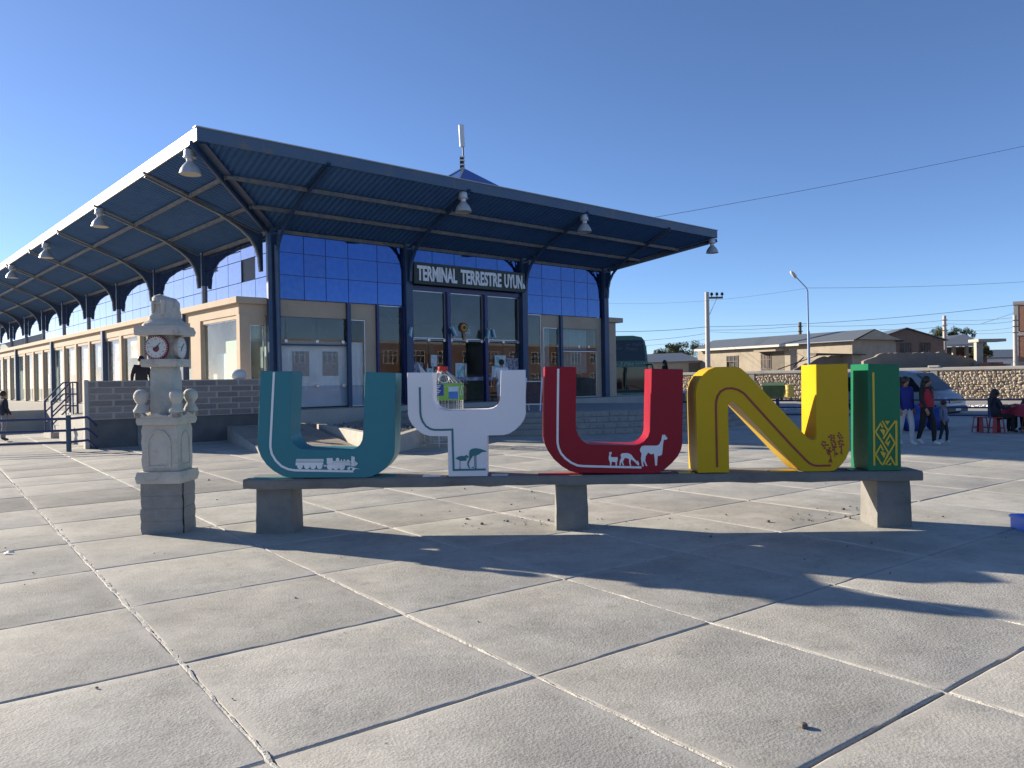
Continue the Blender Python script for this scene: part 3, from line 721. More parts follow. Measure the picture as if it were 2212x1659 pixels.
# ---- entrance sign
sg = thing('entrance_sign', 'dark green board over the doors with big white capital letters', 'sign', B(0,0,0), BY)
MB().box(5.30, 10.84, -.34, -.20, 5.24, 6.05).obj('board', mat('sign_green', (.012,.022,.016), .5, c2=(.02,.034,.024), scale=2), sg, bevel=.01)
LETW = mat('sign_white', (.82,.84,.86), .5, c2=(.74,.76,.79), scale=2.5, c3=(.45,.30,.17), s3=2.6, lo3=.63, hi3=.67)
for txt, x0, x1 in (('TERMINAL',5.42,7.27),('TERRESTRE',7.45,9.52),('UYUN',9.68,10.66)):
    text_mb(txt, .56, x1-x0, .03, bold=.034).obj('lettering', LETW, sg, loc=((x0+x1)/2, -.341, 5.37))
MB().prism([(10.70,5.40),(10.82,5.40),(10.80,5.52),(10.72,5.62)], -.37, -.341).obj('lettering', LETW, sg)
# ================================================================== BENCH WITH FIVE LETTERS
bench = thing('letter_bench', 'long grey concrete bench slab carrying the five coloured letters', 'bench', (0,0,0))
fr = [(-2.95,8.50),(-1.2,8.44),(.3,8.40),(2.0,8.345),(4.34,8.27)]
bk = [(x+.02, y+.52) for x, y in fr]
ztop = .607
def bench_slab():
    mb = MB(); rr = random.Random(5); pts = []
    def dens(pl):
        out = []
        for (a, b_), (c, d) in zip(pl, pl[1:]):
            for k in range(8): u = k/8; out.append((a+(c-a)*u, b_+(d-b_)*u))
        return out+[pl[-1]]
    f = dens(fr); b_ = dens(bk); n = len(f); vs = []
    for (x, y), (x2, y2) in zip(f, b_):
        j = lambda s_: rr.uniform(-s_, s_)
        vs += [(x, y+.012+j(.006), .505+j(.010)), (x, y+j(.004), .53+j(.004)), (x, y+j(.004), ztop-.02), (x, y+.018, ztop), (x2, y2-.02, ztop), (x2, y2, ztop-.02), (x2, y2, .505)]
    m = 7; fs = []
    for i in range(n-1):
        for k in range(m): fs.append((i*m+k, (i+1)*m+k, (i+1)*m+(k+1) % m, i*m+(k+1) % m))
    fs += [tuple(range(m)), tuple((n-1)*m+k for k in range(m))[::-1]]
    return mb.add(vs, fs)
bench_slab().obj('slab_top', CONC_D, bench, smooth=35)
for x0, x1, y, d in ((-2.84,-2.45,8.62,.40), (.47,.80,8.52,.36), (3.90,4.25,8.37,.40)):
    mb = MB(); n = 6; vs = []
    rr = random.Random(int(x0*10))
    for k in range(n+1):
        z = .512*k/n-.02; fl = .012*(1-k/n)
        vs += [(x0-fl+rr.uniform(-.003,.003), y-fl, z), (x1+fl+rr.uniform(-.003,.003), y-fl, z), (x1+fl, y+d, z), (x0-fl, y+d, z)]
    fs = [(4*k+a, 4*k+(a+1) % 4, 4*k+4+(a+1) % 4, 4*k+4+a) for k in range(n) for a in range(4)]
    mb.add(vs, fs).obj('leg', CONC_D, bench, smooth=30)
TH = .43
def paint(name, c, c2): return mat(name, c, .34, c2=c2, scale=1.2, spec=.22, rough2=.42, bump=.02, bscale=3.0, c3=tuple(min(1,x*1.5+.03) for x in c), s3=9, lo3=.70, hi3=.76)
TEAL = paint('teal_paint', (.034,.175,.215), (.040,.195,.235)); RED = paint('red_paint', (.26,.004,.018), (.295,.006,.022))
YEL = paint('yellow_paint', (.53,.325,.003), (.57,.355,.005)); GRN = paint('green_paint', (.006,.135,.060), (.009,.155,.07))
WHT = mat('white_enamel', (.74,.73,.76), .34, c2=(.68,.67,.70), scale=1.2, spec=.25, c3=(.6,.57,.55), s3=7, lo3=.72, hi3=.78)
VW = mat('white_vinyl', (.74,.75,.76), .5, c2=(.68,.69,.70), scale=6); VT = mat('teal_vinyl', (.012,.135,.155), .45, c2=(.016,.15,.17), scale=6)
VR = mat('dark_red_vinyl', (.22,.02,.012), .5, c2=(.26,.03,.018), scale=6); VY = mat('yellow_vinyl', (.62,.42,.02), .5, c2=(.56,.38,.02), scale=6)
class Letter:
    def __init__(s, name, label, ox, oy, k, Y, m, group='letters on the bench'):
        s.ox, s.oy, s.k, s.Y, s.m = ox, oy, k, Y, m
        s.o = thing(name, label, 'letter', (0, Y, ztop+.004), 0, group)
        s.kx = 1
    def p(s, x, y):
        q = at(s.ox+s.k*x, s.oy+s.k*y, s.Y); return (q.x, q.z-ztop-.004)
    def pl(s, pts): return [s.p(*q) for q in pts]
    def body(s, pts, name='body'):
        P = s.pl(pts); zb = min(z for _, z in P); P = [(x, max(z-zb, 0.0)) for x, z in P]; s.dz = zb
        MB().prism(P, 0.0, TH).obj(name, s.m, s.o, bevel=.004, smooth=28)
    def band(s, pts, wpx, name, m, d=.004):
        P = [(x, z-s.dz) for x, z in s.pl(pts)]
        s.nb = getattr(s, 'nb', 0)+1
        stroke_mb(MB(), P, wpx*s.k*s.Y/FPX, -d-.0004*s.nb, -.0005-.0001*s.nb).obj(name, m, s.o)
    def shape(s, polys, name, m, d=.004):
        mb = MB()
        for i, q in enumerate(polys): mb.prism([(x, z-s.dz) for x, z in s.pl(q)], -d-.00025*i, -.0005)
        return mb.obj(name, m, s.o)
    def discs(s, cs, rpx, name, m):
        mb = MB()
        for cx, cy in cs: mb.prism([(x, z-s.dz) for x, z in s.pl([(cx+rpx*math.cos(a*.785+.39)*1.0, cy+rpx*math.sin(a*.785+.39)) for a in range(8)])], -.004, -.0005)
        return mb.obj(name, m, s.o)
    def plates(s, xs, m):
        for x0, x1, y0 in xs: MB().box(x0, x1, y0, y0+.12, -.0035, .006).obj('foot_plate', m, s.o)
def circ(cx, cy, r, a0=0, a1=360, n=14):
    return [(cx+r*math.cos(R(a0+(a1-a0)*k/n)), cy+r*math.sin(R(a0+(a1-a0)*k/n))) for k in range(n+1)]
def rect(x0, y0, x1, y1): return [(x0,y0),(x1,y0),(x1,y1),(x0,y1)]
# --- first U, teal
U = Letter('letter_u', 'teal letter U with a white steam train painted at its foot', 526.7, 779, .2315, 8.475, TEAL)
U.body([(155,110),(450,114),(432,620),(430,690),(440,740),(462,785),(498,820),(540,838),(580,842),(1000,846),(1048,828),(1082,800),(1104,755),(1112,700),(1130,120),(1420,128),(1408,860),(1398,905),(1370,960),(1322,1018),(1262,1064),(1190,1096),(1130,1107),(420,1107),(360,1090),(280,1045),(212,986),(162,915),(132,840),(127,770)])
U.band([(282,122),(264,480),(250,760),(249,820),(262,885),(300,948),(352,998),(415,1027),(475,1037),(750,1042),(1023,1047)], 20, 'stripe', VW)
U.shape([rect(490,932,745,940), rect(487,944,745,956), rect(485,963,742,984)] + [rect(485,984,735,992)] + [circ(x,1000,26,0,180) for x in (525,590,647,708)] + [rect(499,984,551,1001), rect(564,984,616,1001), rect(621,984,673,1001), rect(682,984,734,1001)], 'train_coach', VW)
U.shape([rect(745,992,775,998), rect(752,985,757,1006), rect(765,985,770,1006)], 'coupling', VW)
U.shape([rect(775,923,830,978), rect(780,980,1000,992), rect(832,962,995,978), rect(830,950,1003,958)] + [circ(x,1005,28,0,180) for x in (805,860,916)] + [rect(x-28,990,x+28,1006) for x in (805,860,916)]
        + [circ(980,1020,14), circ(1024,1024,14), [(860,952),(860,930),(876,918),(892,930),(892,952)], rect(907,935,917,952), rect(933,935,946,952), rect(962,938,986,952),
           rect(1004,925,1036,1000), [(1000,925),(1040,925),(1034,912),(1008,912)], [(1040,950),(1066,975),(1040,1000)], [(985,1000),(1085,1026),(1040,1022),(985,1010)], [(1000,908),(1022,905),(1025,918),(1010,914)]], 'train_engine', VW)
U.plates([(-2.86,-2.30,.05), (-1.72,-1.30,.05)], TEAL)
# --- Y, white
Yl = Letter('letter_y', 'white letter Y with two teal flamingos painted on its stem', 866.8, 779, .17857, 8.43, WHT)
Yl.body([(70,157),(380,154),(383,440),(390,500),(412,548),(450,588),(500,610),(560,617),(1040,605),(1105,592),(1155,562),(1185,515),(1195,465),(1205,127),(1505,123),(1508,655),(1490,720),(1445,788),(1382,848),(1312,893),(1240,913),(1042,918),(1045,1410),(572,1415),(560,928),(345,925),(262,900),(190,850),(130,785),(95,720),(80,660)])
Yl.band([(224,335),(228,500),(231,640),(240,700),(262,755),(300,806),(350,838),(400,850),(500,850),(619,846),(622,1000),(634,1336),(800,1332),(1022,1328)], 24, 'stripe', VT)
Yl.shape([[(655,1195),(690,1172),(735,1163),(785,1175),(793,1210),(780,1224),(715,1226),(690,1212)], [(770,1178),(765,1163),(792,1153),(816,1172),(812,1196),(800,1190),(798,1180),(788,1185)], rect(708,1224,714,1318), [(695,1326),(705,1314),(735,1322),(735,1328)]], 'small_flamingo', VT)
Yl.shape([[(820,1130),(828,1098),(855,1078),(905,1070),(960,1080),(1030,1104),(1032,1114),(980,1118),(940,1146),(905,1160),(870,1162),(848,1195),(825,1235),(815,1265),(826,1300),(836,1315),(816,1312),(800,1275),(800,1240),(822,1200),(822,1160)],
          rect(884,1158,891,1300), [(845,1305),(870,1295),(884,1300),(874,1312)], [(898,1155),(906,1155),(910,1310),(900,1310)], [(882,1318),(900,1306),(916,1318)]], 'large_flamingo', VT)
Yl.plates([(-.99,-.80,.05), (-.24,-.06,.05)], WHT)
# --- second U, red
V = Letter('letter_u', 'red letter U with three white llamas painted at its foot', 1152.06, 779, .1653, 8.39, RED)
V.body([(150,88),(562,95),(555,850),(562,920),(590,990),(638,1052),(695,1094),(760,1108),(1330,1120),(1400,1108),(1460,1070),(1508,1010),(1528,935),(1545,115),(1958,125),(1948,1100),(1932,1175),(1888,1262),(1812,1350),(1722,1428),(1640,1475),(1560,1490),(565,1476),(480,1455),(370,1390),(270,1300),(192,1192),(150,1100),(137,1000)])
V.band([(326,117),(321,500),(316,1000),(317,1080),(330,1150),(362,1222),(420,1288),(498,1345),(578,1380),(650,1388),(1000,1397),(1413,1406)], 28, 'stripe', VW)
V.shape([[(985,1265),(995,1230),(990,1212),(1002,1200),(1008,1212),(1018,1200),(1026,1222),(1014,1236),(1012,1265),(1035,1272),(1100,1272),(1104,1300),(1095,1330),(1090,1382),(1075,1382),(1074,1340),(1030,1328),(1022,1345),(1018,1382),(1003,1382),(1002,1340),(985,1300)]], 'small_llama', VW)
V.shape([[(1140,1240),(1160,1220),(1230,1218),(1275,1235),(1310,1280),(1350,1325),(1366,1318),(1382,1350),(1378,1386),(1358,1370),(1320,1330),(1275,1298),(1270,1350),(1280,1384),(1262,1384),(1250,1340),(1250,1292),(1195,1280),(1170,1330),(1185,1380),(1170,1380),(1150,1330),(1140,1382),(1125,1382),(1130,1320),(1148,1280)]], 'grazing_llama', VW)
V.shape([[(1392,1170),(1415,1130),(1450,1120),(1610,1122),(1645,1105),(1672,1050),(1680,1000),(1692,972),(1702,985),(1718,975),(1725,990),(1755,1025),(1740,1042),(1706,1046),(1694,1100),(1688,1180),(1680,1240),(1640,1258),(1625,1250),(1615,1380),(1592,1382),(1582,1260),(1575,1225),(1540,1235),(1500,1212),(1468,1260),(1462,1320),(1490,1388),(1472,1388),(1440,1320),(1434,1350),(1444,1392),(1420,1392),(1406,1290),(1415,1225),(1398,1200)]], 'large_llama', VW)
V.plates([(.27,.75,.06), (1.42,1.72,.06)], RED)
# --- N, yellow
Nn = Letter('letter_n', 'yellow letter N with a dark red line and little trees', 1470.2, 779, .17361, 8.345, YEL)
Nn.body([(215,1426),(203,900),(192,450),(198,370),(225,285),(272,210),(345,145),(430,110),(680,104),(745,122),(820,185),(1000,372),(1300,690),(1555,962),(1600,1005),(1650,1022),(1680,1012),(1692,985),(1685,78),(2080,66),(2105,1080),(2095,1170),(2060,1250),(2002,1328),(1922,1396),(1860,1408),(1530,1412),(1490,1398),(1300,1205),(1000,890),(700,575),(662,546),(625,538),(600,560),(592,600),(600,1000),(608,1424)])
Nn.band([(455,1357),(447,1000),(440,640),(441,545),(458,475),(500,412),(562,379),(640,374),(720,395),(790,440),(850,505),(1100,780),(1400,1105),(1560,1268),(1608,1310),(1660,1334),(1700,1338),(1870,1335)], 26, 'stripe', VR)
Nn.discs([(1770,1040),(1798,1046),(1760,1072),(1778,1092),(1804,1080),(1832,1078),(1792,1118),(1820,1140),(1856,1118),(1846,1145),(1868,1160),(1830,1168),(1838,1192)], 13, 'tree_leaves', VR)
Nn.discs([(1870,962),(1904,964),(1846,982),(1880,990),(1910,994),(1870,1018),(1902,1024),(1880,1050),(1918,1044),(1930,1070),(1888,1080),(1934,1104),(1898,1108),(1896,1138)], 13, 'tree_leaves', VR)
Nn.discs([(1970,932),(1992,958),(1958,966),(1978,990),(2010,988),(1988,1024),(2014,1034),(1966,1040),(1976,1066),(2024,1076),(1982,1100)], 13, 'tree_leaves', VR)
Nn.shape([[(1838,1135),(1846,1135),(1868,1215),(1890,1303),(1868,1290),(1840,1300),(1850,1262),(1866,1250)], [(1910,1085),(1920,1085),(1926,1232),(1918,1232)], [(1926,1200),(1942,1166),(1965,1205)], [(1996,1055),(2002,1055),(2014,1210),(2004,1190),(1978,1178),(1996,1160)]], 'tree_trunks', VR)
Nn.plates([(1.78,1.95,.05), (2.77,3.05,.05)], YEL)
# --- I, green
I = Letter('letter_i', 'green letter I with a yellow woven pattern low on its front', 1821.3, 779, .2316, 8.31, GRN)
I.body([(232,30),(525,40),(543,1026),(236,1030)])
I.band([(280,110),(290,978)], 19, 'stripe', VY)
I.band([(494,560),(496,978)], 19, 'stripe', VY)
zz = lambda pts, nm='woven_line': I.band(pts, 15, nm, VY)
zz([(300,665),(347,588),(368,625)]); zz([(300,665),(368,768),(420,858),(372,970)]); zz([(363,562),(400,628),(418,652)]); zz([(486,562),(418,652),(372,728)])
zz([(392,768),(434,690),(480,768),(400,912),(365,975)]); zz([(300,875),(348,792),(372,838)]); zz([(300,875),(358,970)]); zz([(392,970),(440,900),(482,975)])
I.shape([[(385,562),(432,562),(408,598)], [(342,645),(362,645),(392,650),(374,702)], [(345,852),(365,852),(395,860),(376,910)], [(392,770),(436,745),(416,800)], [(404,975),(448,952),(440,975)], [(340,640),(382,640),(356,660)], [(340,848),(382,848),(356,866)]], 'woven_diamond', VY, .0105)
I.nb = 0
I.plates([(3.62,3.70,.08)], GRN)
# ================================================================== CLOCK TOWER
TS = mat('tower_stone', (.46,.42,.36), .9, c2=(.53,.485,.415), scale=4, c3=(.27,.25,.225), s3=6, lo3=.56, hi3=.72, bump=.5, bscale=45)
TG = mat('tower_green_stain', (.40,.40,.36), .9, c2=(.47,.45,.40), scale=4, c3=(.30,.33,.30), s3=5, lo3=.5, hi3=.7, bump=.5, bscale=45)
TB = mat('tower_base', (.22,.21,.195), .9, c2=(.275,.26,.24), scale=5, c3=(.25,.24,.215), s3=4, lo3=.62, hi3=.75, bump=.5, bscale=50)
tw = thing('clock_tower', 'small weathered stone clock tower with ball finials beside the bench', 'clock tower', (-3.93, 8.88, 0), R(-1.5))
def rough_block(hx, hy, z0, z1, top=None, n=6, j=.006, seed=1, bev=.012):
    """block with slightly uneven faces; hx, hy half sizes"""
    rr = random.Random(seed); mb = MB(); rows_ = max(2, int((z1-z0)/.06)); vs = []; tx, ty = top or (hx, hy)
    per = []
    for r_ in range(rows_+1):
        u = r_/rows_; ax, ay = hx+(tx-hx)*u, hy+(ty-hy)*u
        if r_ in (0, rows_): ax -= bev; ay -= bev
        z = z0+(z1-z0)*u
        ring = []
        for sx_, sy_, ex, ey in ((-1,-1,1,0),(1,-1,0,1),(1,1,-1,0),(-1,1,0,-1)):
            for k in range(n):
                q = 2*k/n; x = (sx_+ex*q)*ax; y = (sy_+ey*q)*ay
                if k == 0: x *= .975; y *= .975
                ring.append((x+rr.uniform(-j,j), y+rr.uniform(-j,j), z+(rr.uniform(-j,j) if 0 < r_ < rows_ else 0)))
        vs += ring
    m = 4*n; fs = []
    for r_ in range(rows_):
        for k in range(m): fs.append((r_*m+k, r_*m+(k+1) % m, (r_+1)*m+(k+1) % m, (r_+1)*m+k))
    fs += [tuple(range(m))[::-1], tuple(rows_*m+k for k in range(m))]
    return mb.add(vs, fs)
for k, (z0, z1) in enumerate(((-.01,.139),(.141,.279),(.281,.419),(.421,.562))):
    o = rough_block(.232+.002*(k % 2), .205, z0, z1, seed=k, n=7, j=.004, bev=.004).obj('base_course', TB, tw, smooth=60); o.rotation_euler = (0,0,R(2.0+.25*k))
stroke_mb(MB(), [(-.165,.0),(-.158,.12),(-.17,.2),(-.155,.33),(-.168,.43),(-.16,.56)], .012, -.2385, -.22).obj('crack', mat('crack_dark', (.02,.018,.016), .95, c2=(.03,.028,.025), scale=9), tw).rotation_euler = (0,0,math.pi/2+R(2.2))
rough_block(.262, .25, .56, .69, (.258,.246), seed=9, j=.005).obj('lower_cornice', TS, tw, smooth=50)
rough_block(.205, .20, .688, 1.215, (.205,.20), seed=10, j=.005).obj('body_block', TS, tw, smooth=50)
def arch_poly(w, h, y0):
    return [(-w, y0), (w, y0), (w, y0+h*.62)] + [(w*math.cos(R(a)), y0+h*.62+h*.38*math.sin(R(a))) for a in range(15, 180, 15)] + [(-w, y0+h*.62)]
def arch_ring(w, h, y0, t):
    a = [(-w, y0)]+[(-w, y0+h*.62)]+[(w*math.cos(R(q)), y0+h*.62+h*.38*math.sin(R(q))) for q in range(165, 0, -15)]+[(w, y0+h*.62), (w, y0)]
    return a
o = stroke_mb(MB(), arch_ring(.125,.40,.745,.02)+[(-.125,.745)], .022, -.214, -.19).obj('arch_moulding', TS, tw)
o = stroke_mb(MB(), arch_ring(.10,.38,.75,.02)+[(-.10,.75)], .02, -.214, -.19).obj('arch_moulding', TG, tw); o.rotation_euler = (0,0,math.pi/2)
rough_block(.25, .245, 1.213, 1.30, (.252,.247), seed=12, j=.006).obj('crown_slab', TS, tw, smooth=50)
# scalloped parapet between the corner stubs
for rz in (0, math.pi/2, math.pi, -math.pi/2):
    pts = [(-.25,1.295),(.25,1.295),(.25,1.36),(.17,1.36),(.13,1.31),(.06,1.325),(0,1.352),(-.06,1.325),(-.13,1.31),(-.17,1.36),(-.25,1.36)]
    o = MB().prism(pts, -.25, -.17).obj('parapet', TS, tw, bevel=.006); o.rotation_euler = (0,0,rz)
for sx_, sy_ in ((-1,-1),(1,-1),(1,1),(-1,1)):
    rr = random.Random(sx_*3+sy_)
    mb = MB().lathe([(.078,1.352),(.08,1.375),(.06,1.41),(.043,1.44),(.042,1.455),(.06,1.475),(.076,1.51),(.079,1.54),(.07,1.575),(.045,1.598),(.01,1.606)], 14, (sx_*.195+rr.uniform(-.004,.004), sy_*.192, 0))
    mb.obj('finial', TS, tw, smooth=60, jitter=.0035)
rough_block(.132, .125, 1.29, 1.862, (.126,.12), seed=13, j=.004).obj('shaft', TG, tw, smooth=50)
rough_block(.205, .20, 1.86, 1.945, (.21,.205), seed=14, j=.005).obj('clock_ledge', TS, tw, smooth=50)
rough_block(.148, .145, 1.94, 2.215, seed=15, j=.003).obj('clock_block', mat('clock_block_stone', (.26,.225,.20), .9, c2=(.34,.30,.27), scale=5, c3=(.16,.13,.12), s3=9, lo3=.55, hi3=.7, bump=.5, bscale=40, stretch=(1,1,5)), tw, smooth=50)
rough_block(.255, .25, 2.212, 2.315, (.25,.245), seed=16, j=.006).obj('top_ledge', TS, tw, smooth=50)
# crown: a rocky chimney-like stump on a spreading skirt
mb = MB(); rr = random.Random(21); prof = [(.215,2.31),(.208,2.34),(.19,2.365),(.165,2.39),(.150,2.42),(.142,2.46),(.134,2.52),(.127,2.58),(.12,2.62),(.10,2.65),(.05,2.664)]
vs = []; n = 20
for r_, z in prof:
    for k in range(n):
        a = 2*math.pi*k/n; c_, s_ = math.cos(a), math.sin(a); q = (abs(c_)**4+abs(s_)**4)**-.25
        rj = 1+rr.uniform(-.05,.05)
        vs.append((r_*q*c_*rj + (.012 if z > 2.42 else 0), r_*q*s_*rj*.97, z+rr.uniform(-.008,.008)-(.022*c_ if z > 2.6 else 0)))
fs = [(i*n+k, i*n+(k+1) % n, (i+1)*n+(k+1) % n, (i+1)*n+k) for i in range(len(prof)-1) for k in range(n)]+[tuple((len(prof)-1)*n+k for k in range(n))]
mb.add(vs, fs).obj('rocky_crown', TS, tw, smooth=55)
for x, z0, z1, w_ in ((-.07,2.46,2.60,.03),(.045,2.44,2.61,.045),(-.01,2.56,2.58,.10)): MB().box(x-w_/2, x+w_/2, -.158, -.10, z0, z1).obj('crown_relief', TS, tw, bevel=.008, jitter=.003)
# clocks
DIAL = mat('clock_dial', (.60,.59,.56), .4, c2=(.54,.53,.50), scale=8); RIM = mat('clock_rim_red', (.16,.018,.028), .4, c2=(.20,.03,.035), scale=8); INK = mat('clock_ink', (.03,.03,.035), .5, c2=(.05,.05,.05), scale=9)
def clock(cx, cz, yf, rz, r_, rim, dots, name):
    c_ = thing(name, None, None); c_.parent = tw; c_.rotation_euler = (0,0,rz)
    cyl = lambda rad, y0, y1, m, nm: MB().prism([(cx+rad*math.cos(a*math.pi/20), cz+rad*math.sin(a*math.pi/20)) for a in range(40)], y0, y1).obj(nm, m, c_, smooth=30)
    cyl(r_, yf-.035, yf+.02, rim, 'rim'); cyl(r_*.86, yf-.038, yf-.034, DIAL, 'dial')
    if dots:
        mb = MB()
        for k in range(30):
            a = 2*math.pi*k/30; mb.ball((cx+r_*.93*math.cos(a), yf-.036, cz+r_*.93*math.sin(a)), .0062, 6, 4)
        mb.obj('rim_studs', mat('stud_pink', (.72,.55,.52), .5, c2=(.66,.48,.46), scale=9), c_)
    for h in range(1, 13):
        a = math.pi/2-h*math.pi/6
        text_mb(str(h), r_*.15, None, 0, bold=.01).obj('numeral', INK, c_, loc=(cx+r_*.70*math.cos(a), yf-.0395, cz+r_*.70*math.sin(a)-r_*.075))
    def hand(ang, l, w_): MB().bar((cx-l*.18*math.cos(ang), yf-.042, cz-l*.18*math.sin(ang)), (cx+l*math.cos(ang), yf-.042, cz+l*math.sin(ang)), .003, w_, up=(0,0,1) if abs(math.cos(ang)) > .3 else (1,0,0)).obj('hand', INK, c_)
    hand(R(44), r_*.55, .006); hand(R(240), r_*.36, .008); hand(R(172), r_*.6, .002)
    return c_
c1 = clock(-.022, 2.075, -.146, 0, .133, RIM, True, 'front_clock')
MB().prism([(-.06,2.055),(-.045,2.035),(-.02,2.02),(.005,2.035),(.018,2.06),(.01,2.075),(-.05,2.075)], -.1868, -.1848).obj('red_emblem', RIM, c1)
MB().prism([(-.03,2.076),(.012,2.076),(.010,2.09),(-.008,2.099)], -.1868, -.1848).obj('dark_emblem', mat('emblem_green', (.03,.05,.05), .5, c2=(.05,.08,.07), scale=9), c1)
clock(.0, 2.075, -.150, math.pi/2, .125, mat('clock_rim_grey', (.36,.32,.27), .5, c2=(.42,.38,.33), scale=6), False, 'side_clock')
# ================================================================== IN FRONT OF THE TERMINAL
# curved entrance steps (two nested arcs of stone-faced risers)
steps = thing('entrance_steps', 'wide curved stone steps leading up to the terminal doors', 'steps', (0,0,0))
STST = mat('step_stone', (.27,.25,.225), .85, c2=(.34,.32,.285), scale=5, c3=(.17,.155,.14), s3=7, lo3=.55, hi3=.7, bump=.5, bscale=30)
STTOP = mat('landing_concrete', (.27,.26,.245), .85, c2=(.31,.30,.28), scale=1.3, bump=.2, bscale=30)
cs = Vector((.9, 31.2, 0)); HZ = .155
def arc(r_, n=40, a0=-150, a1=-8): return [(cs.x+r_*math.cos(R(a0+(a1-a0)*k/n)), cs.y+r_*math.sin(R(a0+(a1-a0)*k/n))) for k in range(n+1)]
for k in range(4):
    r_ = 7.2+.42*(3-k); pts = arc(r_)
    MB().slab(pts+[(cs.x, cs.y+2)], -.05 if k == 0 else HZ*k-.02, HZ*(k+1)).obj('landing' if k == 3 else 'tread', STTOP, steps)
    # facing stones on each riser, one object for each stone
    a = -120.0; i = 0
    while a < -12:
        wd = random.uniform(2.0, 3.3); q = []
        for aa in (a+.06, a+wd-.06): q.append(aa)
        mb = MB(); vs = []
        ro = r_+.012+random.uniform(0,.02)
        for aa in q:
            c_, s_ = math.cos(R(aa)), math.sin(R(aa))
            for rr_ in (r_-.02, ro): 
                for z in (HZ*k+.008, HZ*(k+1)-.03): vs.append((cs.x+rr_*c_, cs.y+rr_*s_, z))
        mb.add(vs, [(2,3,7,6),(0,2,6,4),(1,5,7,3),(0,1,3,2),(4,6,7,5)])
        mb.obj('facing_stone', STST, steps); a += wd; i += 1
# planter with a dirt bed, bounded by two low rendered walls meeting in a point
WALLR = mat('planter_render', (.40,.365,.31), .9, c2=(.47,.435,.375), scale=3, c3=(.62,.60,.55), s3=1.6, lo3=.60, hi3=.70, bump=.4, bscale=40)
pv = Vector((-2.95,17.9)); d1 = Vector((-.455,.89)); d2 = Vector((.26,.966))
pw = thing('planter', 'pointed raised planter with low rendered walls in front of the terminal', 'planter', (0,0,0))
def wallseg(a, b_, th, z1, name='planter_wall'):
    a = Vector(a); b_ = Vector(b_); d = (b_-a).normalized(); n = Vector((-d.y, d.x))*th/2
    return MB().slab([tuple(a-n), tuple(b_-n), tuple(b_+n), tuple(a+n)], -.03, z1).obj(name, WALLR, pw, bevel=.012)
wallseg(pv, pv+d1*7.4, .22, .42); wallseg(pv+Vector((.13,.1)), pv+d2*5.4, .22, [.38,.62,.62,.38])
e1_, e2_ = pv+d1*7.2, pv+d2*5.2
SOIL = mat('planter_soil', (.10,.085,.07), .95, c2=(.15,.13,.105), scale=6, bump=.8, bscale=14)
MB().slab([tuple(pv+Vector((0,.3))), tuple(e2_), (-2.4,26.2), tuple(e1_)], .0, .30).obj('soil_bed', SOIL, pw)
mb = MB(); rr = random.Random(8)
for k in range(420):
    u, v_ = rr.random(), rr.random(); q = pv+(d1*(7*u)+d2*(5*v_*(1-u*.3)))*.95
    r_ = rr.uniform(.02,.07); mb.ball((q.x, q.y, .31), r_, 5, 4, (rr.uniform(.7,1.4), rr.uniform(.7,1.4), .8))
tag(mb.obj('rubble', mat('rubble_stone', (.20,.185,.165), .9, c2=(.33,.31,.28), scale=9), pw), kind='stuff')
# ramp beside it, paved in brick tiles
rp = thing('access_ramp', 'tiled access ramp rising between the planter and the striped brick wall', 'ramp', (0,0,0))
TILE = mat('ramp_tile', (.30,.25,.20), .85, c2=(.36,.31,.255), scale=7, rnd=.14, bump=.3)
ra, rb = Vector((-3.35,18.2)), Vector((-6.3,23.6)); rn = Vector((-.89,-.455))
MB().slab([tuple(ra), tuple(rb), tuple(rb+rn*2.2), tuple(ra+rn*2.2)], -.05, [.004,.44,.44,.004]).obj('ramp_bed', CONC, rp)
nu, nv = 15, 5
for i in range(nu):
    for j in range(nv):
        q = []
        for uu, vv in ((i,j),(i+1,j),(i+1,j+1),(i,j+1)):
            du = .025 if uu == i else -.025; dv = .02 if vv == j else -.02
            p = ra+(rb-ra)*((uu+du)/nu)+rn*(2.2*(vv+dv)/nv); q.append((p.x, p.y, .012+.436*(uu+du)/nu))
        MB().add(q, [(0,1,2,3)]).obj('tile', TILE, rp)
# striped brick wall
wy = R(38.5); wd_ = Vector((math.cos(wy), math.sin(wy), 0)); wn = Vector((math.sin(wy), -math.cos(wy), 0))
bw = thing('brick_wall', 'free-standing wall of long grooved brown blocks with pale mortar', 'wall', (-11.22, 20.72, 0), wy)
MB().box(0, 4.95, .05, .27, .0, .76).obj('base', mat('wall_base', (.11,.105,.10), .9, c2=(.15,.14,.13), scale=2.5, c3=(.20,.19,.175), s3=1.2, lo3=.6, hi3=.75, bump=.4), bw)
MB().box(-.0, 4.95, .012, .26, .76, 1.80).obj('mortar', mat('pale_mortar', (.41,.375,.33), .9, c2=(.47,.43,.38), scale=6, bump=.3), bw)
MB().box(-.11, -.001, .02, .30, -.02, 1.83).obj('end_pier', mat('pier_render', (.42,.385,.33), .9, c2=(.5,.46,.4), scale=3, bump=.4), bw, bevel=.012)
for x in (1.18, 1.85): MB().box(x, x+.09, .0, .05, .0, .76).obj('base_stripe', mat('stripe_wash', (.30,.28,.25), .9, c2=(.2,.19,.17), scale=6), bw)
BRICK = mat('grooved_block', (.25,.205,.175), .85, c2=(.31,.26,.225), scale=7, c3=(.27,.22,.195), s3=4, lo3=.6, hi3=.75, bump=.6, bscale=22, rnd=.16, stretch=(1,1,5))
